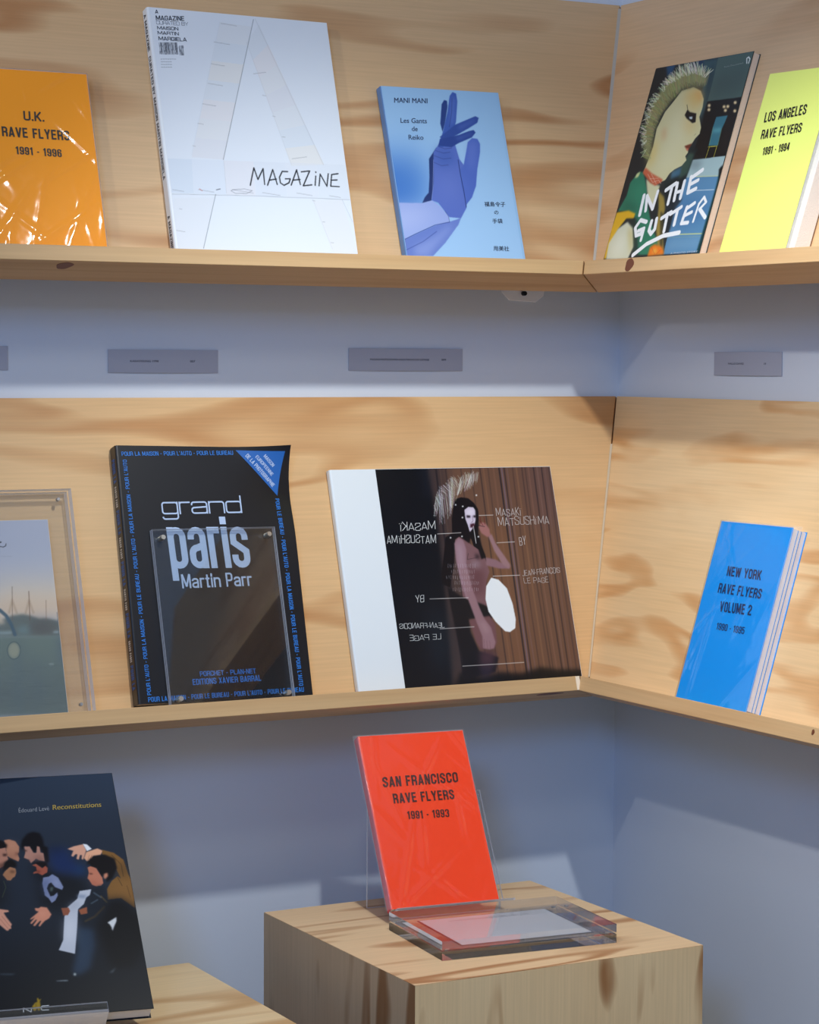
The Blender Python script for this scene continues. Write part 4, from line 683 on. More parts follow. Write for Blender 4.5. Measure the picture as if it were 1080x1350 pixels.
["L",[78,86,88],[[185.8,60.1],[202.2,59.4]],0.7,0.6,0.35],
["L",[78,86,88],[[115.1,30.9],[129.9,30.0]],0.7,0.6,0.35],
["L",[78,86,88],[[167.6,30.3],[174.4,29.6]],0.7,0.6,0.35],
["L",[120,128,124],[[130.0,44.1],[146.4,43.1]],0.7,0.6,0.35],
["L",[78,86,88],[[180.2,61.3],[185.9,61.3]],0.7,0.6,0.35],
["L",[120,128,124],[[135.7,52.0],[144.7,51.7]],0.7,0.6,0.35],
["L",[78,86,88],[[116.7,36.2],[130.7,35.1]],0.7,0.6,0.35],
["L",[120,128,124],[[169.8,34.1],[181.8,33.7]],0.7,0.6,0.35],
["L",[78,86,88],[[119.2,28.5],[130.2,27.5]],0.7,0.6,0.35],
["L",[78,86,88],[[123.2,33.3],[130.5,32.6]],0.7,0.6,0.35],
["L",[120,128,124],[[117.8,50.9],[126.2,50.7]],0.7,0.6,0.35],
["L",[120,128,124],[[126.5,58.4],[132.7,58.3]],0.7,0.6,0.35],
["L",[78,86,88],[[162.5,40.8],[171.2,40.3]],0.7,0.6,0.35],
["L",[78,86,88],[[191.9,45.6],[205.4,45.1]],0.7,0.6,0.35],
["L",[78,86,88],[[169.6,36.8],[181.8,35.9]],0.7,0.6,0.35],
["L",[78,86,88],[[133.4,26.8],[142.7,25.9]],0.7,0.6,0.35],
["L",[120,128,124],[[124.0,49.5],[131.3,48.9]],0.7,0.6,0.35],
["L",[78,86,88],[[126.5,16.0],[137.0,15.3]],0.7,0.6,0.35],
["L",[78,86,88],[[126.9,43.0],[139.0,42.4]],0.7,0.6,0.35],
["L",[78,86,88],[[167.7,59.2],[179.4,58.5]],0.7,0.6,0.35],
["L",[120,128,124],[[186.0,30.9],[201.4,29.9]],0.7,0.6,0.35],
["L",[120,128,124],[[114.8,11.2],[128.2,10.7]],0.7,0.6,0.35],
["L",[78,86,88],[[147.7,23.8],[163.1,22.7]],0.7,0.6,0.35],
["L",[120,128,124],[[113.6,27.1],[128.8,26.4]],0.7,0.6,0.35],
["L",[78,86,88],[[169.4,15.3],[184.8,14.7]],0.7,0.6,0.35],
["L",[78,86,88],[[161.3,28.9],[171.5,28.6]],0.7,0.6,0.35],
["L",[120,128,124],[[163.5,52.3],[170.0,52.3]],0.7,0.6,0.35],
["L",[78,86,88],[[155.8,27.6],[161.6,27.1]],0.7,0.6,0.35],
["L",[120,128,124],[[176.8,43.2],[187.7,42.6]],0.7,0.6,0.35],
["L",[78,86,88],[[145.6,55.7],[160.4,55.1]],0.7,0.6,0.35],
["L",[120,128,124],[[131.9,44.9],[139.5,44.7]],0.7,0.6,0.35],
["L",[120,128,124],[[124.3,59.1],[133.9,58.4]],0.7,0.6,0.35],
["L",[78,86,88],[[154.7,36.8],[170.0,36.1]],0.7,0.6,0.35],
["L",[120,128,124],[[177.3,62.2],[183.1,62.1]],0.7,0.6,0.35],
["L",[78,86,88],[[189.7,26.4],[196.0,26.2]],0.7,0.6,0.35]],
"mag":[
["P",[218,222,226],[[96.2,306.4],[138.7,304.1],[129.8,277.9],[87.4,280.1]],0.4,0.45],
["P",[212,220,228],[[128.5,282.2],[149.4,308.0],[158.7,281.9],[134.3,259.1]],0.4,0.45],
["P",[208,218,228],[[87.4,280.1],[129.8,277.9],[121.0,252.0],[78.6,253.9]],0.4,0.45],
["P",[226,220,220],[[134.3,259.1],[158.7,281.9],[168.1,255.7],[140.1,236.1]],0.4,0.45],
["P",[226,222,214],[[78.6,253.9],[121.0,252.0],[112.3,226.1],[69.9,228.0]],0.4,0.45],
["P",[222,222,222],[[140.1,236.1],[168.1,255.7],[177.4,229.6],[145.9,213.1]],0.4,0.45],
["P",[212,220,228],[[69.9,228.0],[112.3,226.1],[103.6,200.5],[61.2,202.1]],0.4,0.45],
["P",[216,216,222],[[145.9,213.1],[177.4,229.6],[186.7,203.5],[151.7,190.1]],0.4,0.45],
["P",[226,220,220],[[61.2,202.1],[103.6,200.5],[95.0,175.0],[52.6,176.5]],0.4,0.45],
["P",[218,222,226],[[151.7,190.1],[186.7,203.5],[196.1,177.4],[157.6,167.1]],0.4,0.45],
["P",[222,222,222],[[52.6,176.5],[95.0,175.0],[86.4,149.7],[44.1,151.0]],0.4,0.45],
["P",[208,218,228],[[157.6,167.1],[196.1,177.4],[205.4,151.3],[163.3,144.2]],0.4,0.45],
["P",[216,216,222],[[44.1,151.0],[86.4,149.7],[77.9,124.5],[35.6,125.6]],0.4,0.45],
["P",[226,222,214],[[163.3,144.2],[205.4,151.3],[214.7,125.3],[169.1,121.3]],0.4,0.45],
["P",[200,214,230],[[-1.4,122.1],[35.3,122.7],[32.8,78.9],[-3.2,78.3]],0.4,0.5],
["P",[212,222,236],[[35.3,122.7],[77.8,123.6],[75.2,79.4],[33.3,78.6]],0.4,0.5],
["P",[220,220,228],[[77.8,123.6],[117.6,124.4],[114.8,79.9],[75.7,79.2]],0.4,0.5],
["P",[212,220,232],[[117.6,124.4],[160.4,125.3],[157.5,80.4],[115.4,79.6]],0.4,0.5],
["P",[216,222,232],[[160.4,125.3],[203.9,126.2],[200.7,81.0],[158.0,80.2]],0.4,0.5],
["P",[214,222,232],[[203.9,126.2],[248.0,127.1],[244.6,81.6],[201.3,80.7]],0.4,0.5],
["P",[220,226,234],[[5.6,71.8],[58.8,74.9],[36.5,9.6],[-5.0,8.1]],0.5,0.8],
["P",[222,226,232],[[192.5,77.7],[233.3,79.6],[245.3,9.7],[210.2,10.9]],0.5,0.8],
["L",[90,96,106],[[142.5,314.1],[77.3,124.5]],0.45,0.25,1],
["L",[90,96,106],[[61.4,79.1],[36.8,9.3]],0.45,0.25,1],
["L",[120,126,136],[[145.0,314.9],[213.7,125.2]],0.35,0.25,0.45],
["L",[120,126,136],[[233.4,80.2],[244.0,51.0]],0.35,0.25,0.45],
["L",[120,126,136],[[129.1,282.2],[169.3,122.8]],0.3,0.25,0.25],
["L",[120,126,136],[[192.6,78.3],[210.7,14.4]],0.3,0.25,0.3],
["L",[120,126,136],[[-2.5,76.6],[105.7,79.4],[247.7,80.8]],0.4,0.25,0.75],
["L",[120,126,136],[[95.6,306.4],[36.0,128.6]],0.3,0.25,0.2],
["L",[120,126,136],[[77.9,124.5],[76.0,81.5]],0.3,0.25,0.35],
["L",[130,134,142],[[96.9,305.0],[118.0,303.3]],0.5,0.35,0.7],
["L",[130,134,142],[[84.6,279.2],[105.6,277.4]],0.5,0.35,0.7],
["L",[130,134,142],[[77.0,249.8],[94.9,248.2]],0.5,0.35,0.7],
["L",[130,134,142],[[69.5,223.5],[88.8,221.7]],0.5,0.35,0.7],
["L",[130,134,142],[[58.6,196.0],[76.3,194.3]],0.5,0.35,0.7],
["L",[130,134,142],[[49.1,170.0],[56.4,169.2]],0.5,0.35,0.7],
["L",[130,134,142],[[38.9,140.3],[42.4,139.9]],0.5,0.35,0.7],
["L",[130,134,142],[[132.8,240.7],[150.2,244.1]],0.5,0.35,0.7],
["L",[130,134,142],[[141.5,213.0],[146.0,212.5]],0.5,0.35,0.7],
["L",[130,134,142],[[151.7,186.0],[155.3,185.6]],0.5,0.35,0.7],
["L",[130,134,142],[[161.3,159.3],[165.6,158.9]],0.5,0.35,0.7],
["L",[130,134,142],[[171.1,130.9],[191.7,134.6]],0.5,0.35,0.7],
["L",[130,134,142],[[5.4,82.4],[19.8,80.7]],0.5,0.35,0.7],
["L",[130,134,142],[[39.3,84.0],[59.7,81.7]],0.5,0.35,0.7],
["L",[130,134,142],[[84.1,86.2],[112.2,83.0]],0.5,0.35,0.7],
["L",[130,134,142],[[124.5,84.4],[148.4,81.7]],0.5,0.35,0.7],
["L",[130,134,142],[[171.1,86.1],[192.4,83.7]],0.5,0.35,0.7],
["L",[130,134,142],[[216.2,84.7],[231.6,82.9]],0.5,0.35,0.7],
["L",[130,134,142],[[11.2,58.4],[14.7,58.0]],0.5,0.35,0.7],
["L",[130,134,142],[[2.1,31.0],[15.0,29.4]],0.5,0.35,0.7],
["L",[130,134,142],[[191.5,77.3],[195.2,76.9]],0.5,0.35,0.7],
["L",[130,134,142],[[202.0,49.8],[205.0,49.5]],0.5,0.35,0.7],
["L",[130,134,142],[[209.7,23.1],[213.4,22.7]],0.5,0.35,0.7],
["L",[60,66,80],[[82.4,84.7],[88.0,81.5],[103.1,82.2],[111.1,86.1],[100.8,87.9],[85.6,86.3],[82.4,84.7]],0.35,0.2,0.8],
["L",[190,90,80],[[40.9,85.0],[44.2,82.8]],0.9,0.3,0.7],
["L",[60,66,80],[[63.1,84.9],[68.3,86.3]],1.0,0.3,0.8],
["P",[70,76,88],[[10.7,272.6],[11.2,272.5],[10.5,256.7],[10.0,257.0]],0.12,1],
["P",[70,76,88],[[12.2,272.7],[13.4,272.7],[12.7,256.9],[11.5,257.1]],0.12,1],
["P",[70,76,88],[[13.9,272.8],[14.6,272.8],[13.9,257.0],[13.2,257.2]],0.12,1],
["P",[70,76,88],[[15.6,273.0],[16.4,273.0],[15.7,257.1],[15.0,257.3]],0.12,1],
["P",[70,76,88],[[17.4,273.1],[18.6,273.2],[17.9,257.3],[16.7,257.5]],0.12,1],
["P",[70,76,88],[[19.1,273.2],[20.3,273.3],[19.5,257.4],[18.4,257.6]],0.12,1],
["P",[70,76,88],[[20.7,273.4],[21.5,273.4],[20.7,257.5],[20.0,257.7]],0.12,1],
["P",[70,76,88],[[22.2,273.5],[23.4,273.5],[22.7,257.7],[21.5,257.9]],0.12,1],
["P",[70,76,88],[[23.8,273.6],[24.3,273.6],[23.6,257.7],[23.1,258.0]],0.12,1],
["P",[70,76,88],[[25.3,273.8],[26.1,273.8],[25.3,257.9],[24.6,258.1]],0.12,1],
["P",[70,76,88],[[27.1,273.9],[28.3,273.9],[27.6,258.0],[26.4,258.2]],0.12,1],
["P",[70,76,88],[[29.1,274.1],[29.8,274.1],[29.1,258.2],[28.4,258.4]],0.12,1],
["P",[70,76,88],[[30.9,274.2],[31.3,274.2],[30.6,258.3],[30.2,258.5]],0.12,1],
["P",[70,76,88],[[31.8,274.3],[33.0,274.3],[32.2,258.4],[31.1,258.6]],0.12,1],
["P",[70,76,88],[[33.4,274.4],[34.6,274.5],[33.9,258.5],[32.7,258.7]],0.12,1],
["P",[70,76,88],[[36.5,270.5],[37.1,270.5],[36.7,257.6],[36.2,257.8]],0.12,1],
["P",[70,76,88],[[37.7,270.6],[38.3,270.6],[37.9,257.7],[37.4,257.9]],0.12,1],
["P",[70,76,88],[[38.9,270.7],[39.5,270.7],[39.1,257.8],[38.5,258.0]],0.12,1],
["P",[70,76,88],[[40.1,270.8],[40.7,270.8],[40.3,257.9],[39.7,258.1]],0.12,1],
["P",[70,76,88],[[41.3,270.9],[42.2,270.9],[41.8,258.0],[40.9,258.2]],0.12,1],
["L",[96,102,112],[[10.5,250.8],[12.3,250.9]],0.6,0.3,0.7],
["L",[96,102,112],[[13.5,251.1],[15.2,251.1]],0.6,0.3,0.7],
["L",[96,102,112],[[16.4,251.3],[18.2,251.3]],0.6,0.3,0.7],
["L",[96,102,112],[[19.4,251.5],[21.2,251.6]],0.6,0.3,0.7],
["L",[96,102,112],[[22.4,251.8],[24.2,251.8]],0.6,0.3,0.7],
["L",[96,102,112],[[25.4,252.0],[27.1,252.0]],0.6,0.3,0.7],
["L",[96,102,112],[[28.4,252.2],[30.1,252.2]],0.6,0.3,0.7],
["L",[96,102,112],[[10.4,247.3],[12.1,247.3]],0.6,0.3,0.7],
["L",[96,102,112],[[13.3,247.5],[15.1,247.6]],0.6,0.3,0.7],
["L",[96,102,112],[[16.3,247.8],[18.1,247.8]],0.6,0.3,0.7],
["L",[96,102,112],[[19.3,248.0],[21.0,248.0]],0.6,0.3,0.7],
["L",[96,102,112],[[22.2,248.2],[24.0,248.2]],0.6,0.3,0.7],
["L",[96,102,112],[[10.2,243.8],[12.0,243.8]],0.6,0.3,0.7],
["L",[96,102,112],[[13.2,244.0],[14.9,244.0]],0.6,0.3,0.7],
["L",[96,102,112],[[16.2,244.2],[17.9,244.3]],0.6,0.3,0.7],
["L",[96,102,112],[[19.1,244.5],[20.9,244.5]],0.6,0.3,0.7],
["L",[96,102,112],[[22.1,244.7],[23.9,244.7]],0.6,0.3,0.7],
["L",[96,102,112],[[10.1,240.3],[11.8,240.3]],0.6,0.3,0.7],
["L",[96,102,112],[[13.0,240.5],[14.8,240.5]],0.6,0.3,0.7],
["L",[96,102,112],[[16.0,240.7],[17.8,240.7]],0.6,0.3,0.7],
["L",[96,102,112],[[19.0,240.9],[20.8,241.0]],0.6,0.3,0.7],
["L",[96,102,112],[[22.0,241.2],[23.7,241.2]],0.6,0.3,0.7],
["L",[16,18,26],[[109.3,93.0],[113.3,105.1],[117.1,116.2],[120.6,101.1],[129.5,115.7],[128.9,95.1]],1.5,0.2,1],
["L",[16,18,26],[[132.7,94.2],[142.5,115.2],[146.1,96.0]],1.5,0.2,1],
["L",[16,18,26],[[135.8,101.0],[145.8,103.0]],1.5,0.2,1],
["L",[16,18,26],[[162.6,113.6],[155.2,113.5],[150.4,105.6],[150.7,98.3],[155.2,95.3],[162.4,98.9],[165.0,104.3],[158.2,103.9]],1.5,0.2,1],
["L",[16,18,26],[[165.1,96.1],[175.3,116.6],[177.9,97.6]],1.5,0.2,1],
["L",[16,18,26],[[168.1,102.7],[178.2,104.1]],1.5,0.2,1],
["L",[16,18,26],[[181.5,114.3],[193.2,116.1],[181.7,96.0],[193.7,97.8]],1.5,0.2,1],
["L",[16,18,26],[[200.7,109.7],[198.3,97.4]],1.5,0.2,1],
["L",[16,18,26],[[201.5,115.3],[201.6,114.5]],1.5,0.2,1],
["L",[16,18,26],[[203.6,97.1],[207.3,112.7],[214.5,97.0],[218.7,113.6]],1.5,0.2,1],
["L",[16,18,26],[[232.6,114.6],[223.3,112.9],[219.8,97.3],[231.8,97.3]],1.5,0.2,1],
["L",[16,18,26],[[221.6,105.4],[229.9,106.1]],1.5,0.2,1]]}
TXT={
"mani":[
["MANI MANI",[[16.0,215.9],[65.0,217.6],[17.1,222.7]],[38,52,86],0.03],
["Les Gants",[[20.8,188.6],[59.5,189.8],[21.7,195.3]],[38,52,86],0.02],
["de",[[35.5,178.1],[44.0,178.2],[36.4,184.6]],[38,52,86],0.02],
["Reiko",[[28.9,166.3],[50.7,166.8],[29.5,172.8]],[38,52,86],0.02],
["福島令子",[[126.0,78.8],[157.5,79.3],[126.6,85.5]],[30,35,60],0.02],
["の",[[138.8,68.6],[145.2,68.6],[139.2,73.5]],[30,35,60],0.02],
["手袋",[[134.1,56.1],[149.3,56.3],[134.4,62.5]],[30,35,60],0.02],
["用美社",[[128.9,18.7],[152.2,18.5],[129.6,25.5]],[30,35,60],0.02]],
"gutter":[
["Punks Documented",[[158.6,258.5],[197.1,259.9],[157.2,260.6]],[150,165,160],0.0],
["A PHOTO STORY",[[151.2,13.1],[209.3,13.8],[150.8,15.3]],[190,200,210],0.02]],
"masaki":[
["MASAKÏ",[[143.5,208.1],[89.8,207.9],[144.4,221.0]],[205,210,210],["h",0.062]],
["MATSUSHÏMA",[[141.4,189.8],[68.8,192.1],[142.6,202.3]],[205,210,210],["h",0.062]],
["BY",[[111.3,113.7],[98.4,112.2],[112.6,124.3]],[205,210,210],["h",0.062]],
["JEAN-FRANÇOIS",[[136.0,77.9],[70.0,79.1],[136.6,86.5]],[205,210,210],["h",0.062]],
["LE PAGE",[[128.7,62.9],[82.4,63.6],[129.4,71.5]],[205,210,210],["h",0.062]],
["MASAKÏ",[[237.8,223.4],[277.6,224.1],[238.7,235.8]],[190,180,176],["h",0.062]],
["MATSUSHÏMA",[[238.8,210.2],[318.8,211.6],[239.4,223.3]],[190,180,176],["h",0.062]],
["BY",[[267.5,183.2],[278.2,183.6],[267.8,196.3]],[190,180,176],["h",0.062]],
["JEAN-FRANÇOIS",[[264.7,141.3],[324.0,143.3],[265.2,150.9]],[190,180,176],["h",0.062]],
["LE PAGE",[[265.7,131.0],[304.1,131.9],[265.6,139.9]],[190,180,176],["h",0.062]]],
"recon":[
["Édouard Levé",[[127.2,270.1],[162.7,271.0],[127.6,277.6]],[120,128,140],0.0],
["Reconstitutions",[[166.9,271.3],[224.1,271.9],[167.5,278.2]],[160,134,44],0.03]],
"mag":[
["A",[[9.9,310.2],[14.1,310.6],[10.2,315.3]],[40,46,60],["g",0.15]],
["MAGAZINE",[[10.0,301.4],[47.7,303.7],[10.2,307.9]],[40,46,60],["g",0.15]],
["CURATED BY",[[10.0,296.1],[52.3,297.6],[10.0,301.1]],[90,98,112],["g",0.08]],
["MAISON",[[10.4,289.3],[38.3,290.2],[10.4,294.0]],[40,46,60],["g",0.15]],
["MARTIN",[[10.2,282.8],[38.1,283.7],[10.2,287.5]],[40,46,60],["g",0.15]],
["MARGIELA",[[10.5,275.2],[47.7,276.5],[10.5,280.5]],[40,46,60],["g",0.15]]],
"orange":[
["U.K.",[[66.5,160.0],[91.8,159.6],[67.1,172.8]],[34,26,24],["g",0.165]],
["RAVE FLYERS",[[38.1,139.1],[120.9,137.8],[38.3,151.8]],[34,26,24],["g",0.165]],
["1991 - 1996",[[52.2,117.8],[108.5,116.7],[52.3,127.5]],[34,26,24],["g",0.13]]],
"la":[
["LOS ANGELES",[[18.4,164.1],[96.5,169.6],[16.7,177.4]],[34,26,24],["g",0.15]],
["RAVE FLYERS",[[21.3,142.9],[96.9,147.7],[20.0,155.2]],[34,26,24],["g",0.15]],
["1991 - 1994",[[33.5,122.3],[83.3,126.1],[32.3,132.2]],[34,26,24],["g",0.12]]],
"ny":[
["NEW YORK",[[41.2,159.9],[110.1,159.5],[39.5,173.0]],[14,44,92],["g",0.165]],
["RAVE FLYERS",[[32.0,137.7],[118.9,137.1],[31.4,150.6]],[14,44,92],["g",0.165]],
["VOLUME 2",[[45.3,114.7],[108.9,115.4],[43.1,128.1]],[14,44,92],["g",0.165]],
["1990 - 1995",[[47.7,92.2],[104.6,91.8],[47.0,100.9]],[14,44,92],["g",0.125]]],
"red":[
["SAN FRANCISCO",[[20.8,155.7],[123.0,155.8],[21.7,169.8]],[66,12,8],["g",0.165]],
["RAVE FLYERS",[[30.7,133.9],[113.2,134.0],[31.1,147.2]],[66,12,8],["g",0.165]],
["1991 - 1993",[[44.7,112.5],[101.0,111.3],[45.4,122.8]],[66,12,8],["g",0.125]]],
"paris":[
["grand",[[53.2,226.4],[161.0,228.4],[52.7,255.8]],[176,196,226],["g",0.085]],
["paris",[[59.1,150.0],[166.5,150.4],[55.8,230.2]],[176,196,226],["g",0.128,0.8,0.23,0.32]],
["Martin Parr",[[70.4,140.3],[164.4,142.3],[70.0,158.2]],[176,196,226],["g",0.125]],
["PORCHET - PLAN-NET",[[82.6,30.9],[157.2,32.2],[82.4,37.3]],[34,118,205],["g",0.145]],
["EDITIONS XAVIER BARRAL",[[72.2,20.5],[163.3,22.6],[71.9,28.2]],[34,118,205],["g",0.145]],
["POUR LA MAISON - POUR L'AUTO - POUR LE BUREAU",[[7.2,306.8],[156.4,310.0],[6.9,312.5]],[34,118,205],["g",0.145]],
["POUR L'AUTO - POUR LA MAISON - POUR LE BUREAU - POUR L'AUTO - POUR LA MAISON - POUR L'AUTO",[[17.2,10.6],[13.2,302.3],[11.7,10.5]],[34,118,205],["g",0.145]],
["POUR LE BUREAU - POUR L'AUTO - POUR LA MAISON - POUR LE BUREAU - POUR L'AUTO",[[209.1,254.4],[213.6,14.5],[215.1,254.7]],[34,118,205],["g",0.145]],
["POUR LA MAISON - POUR LE BUREAU - POUR L'AUTO - POUR LE BUREAU",[[12.3,2.0],[219.7,7.0],[12.3,8.2]],[34,118,205],["g",0.145]],
["MAISON",[[196.2,307.6],[208.3,294.4],[199.8,310.8]],[186,204,232],["g",0.14]],
["EUROPEENNE",[[185.4,307.0],[206.5,283.2],[189.0,310.1]],[186,204,232],["g",0.14]],
["DE LA PHOTOGRAPHIE",[[172.1,308.5],[206.9,269.1],[176.3,311.9]],[186,204,232],["g",0.14]]]}
TRI=[[160.0,316.1],[224.8,313.6],[213.1,258.3]]
XW=[66.7]
cur_bg=[[14,17,24],[18,22,30]]

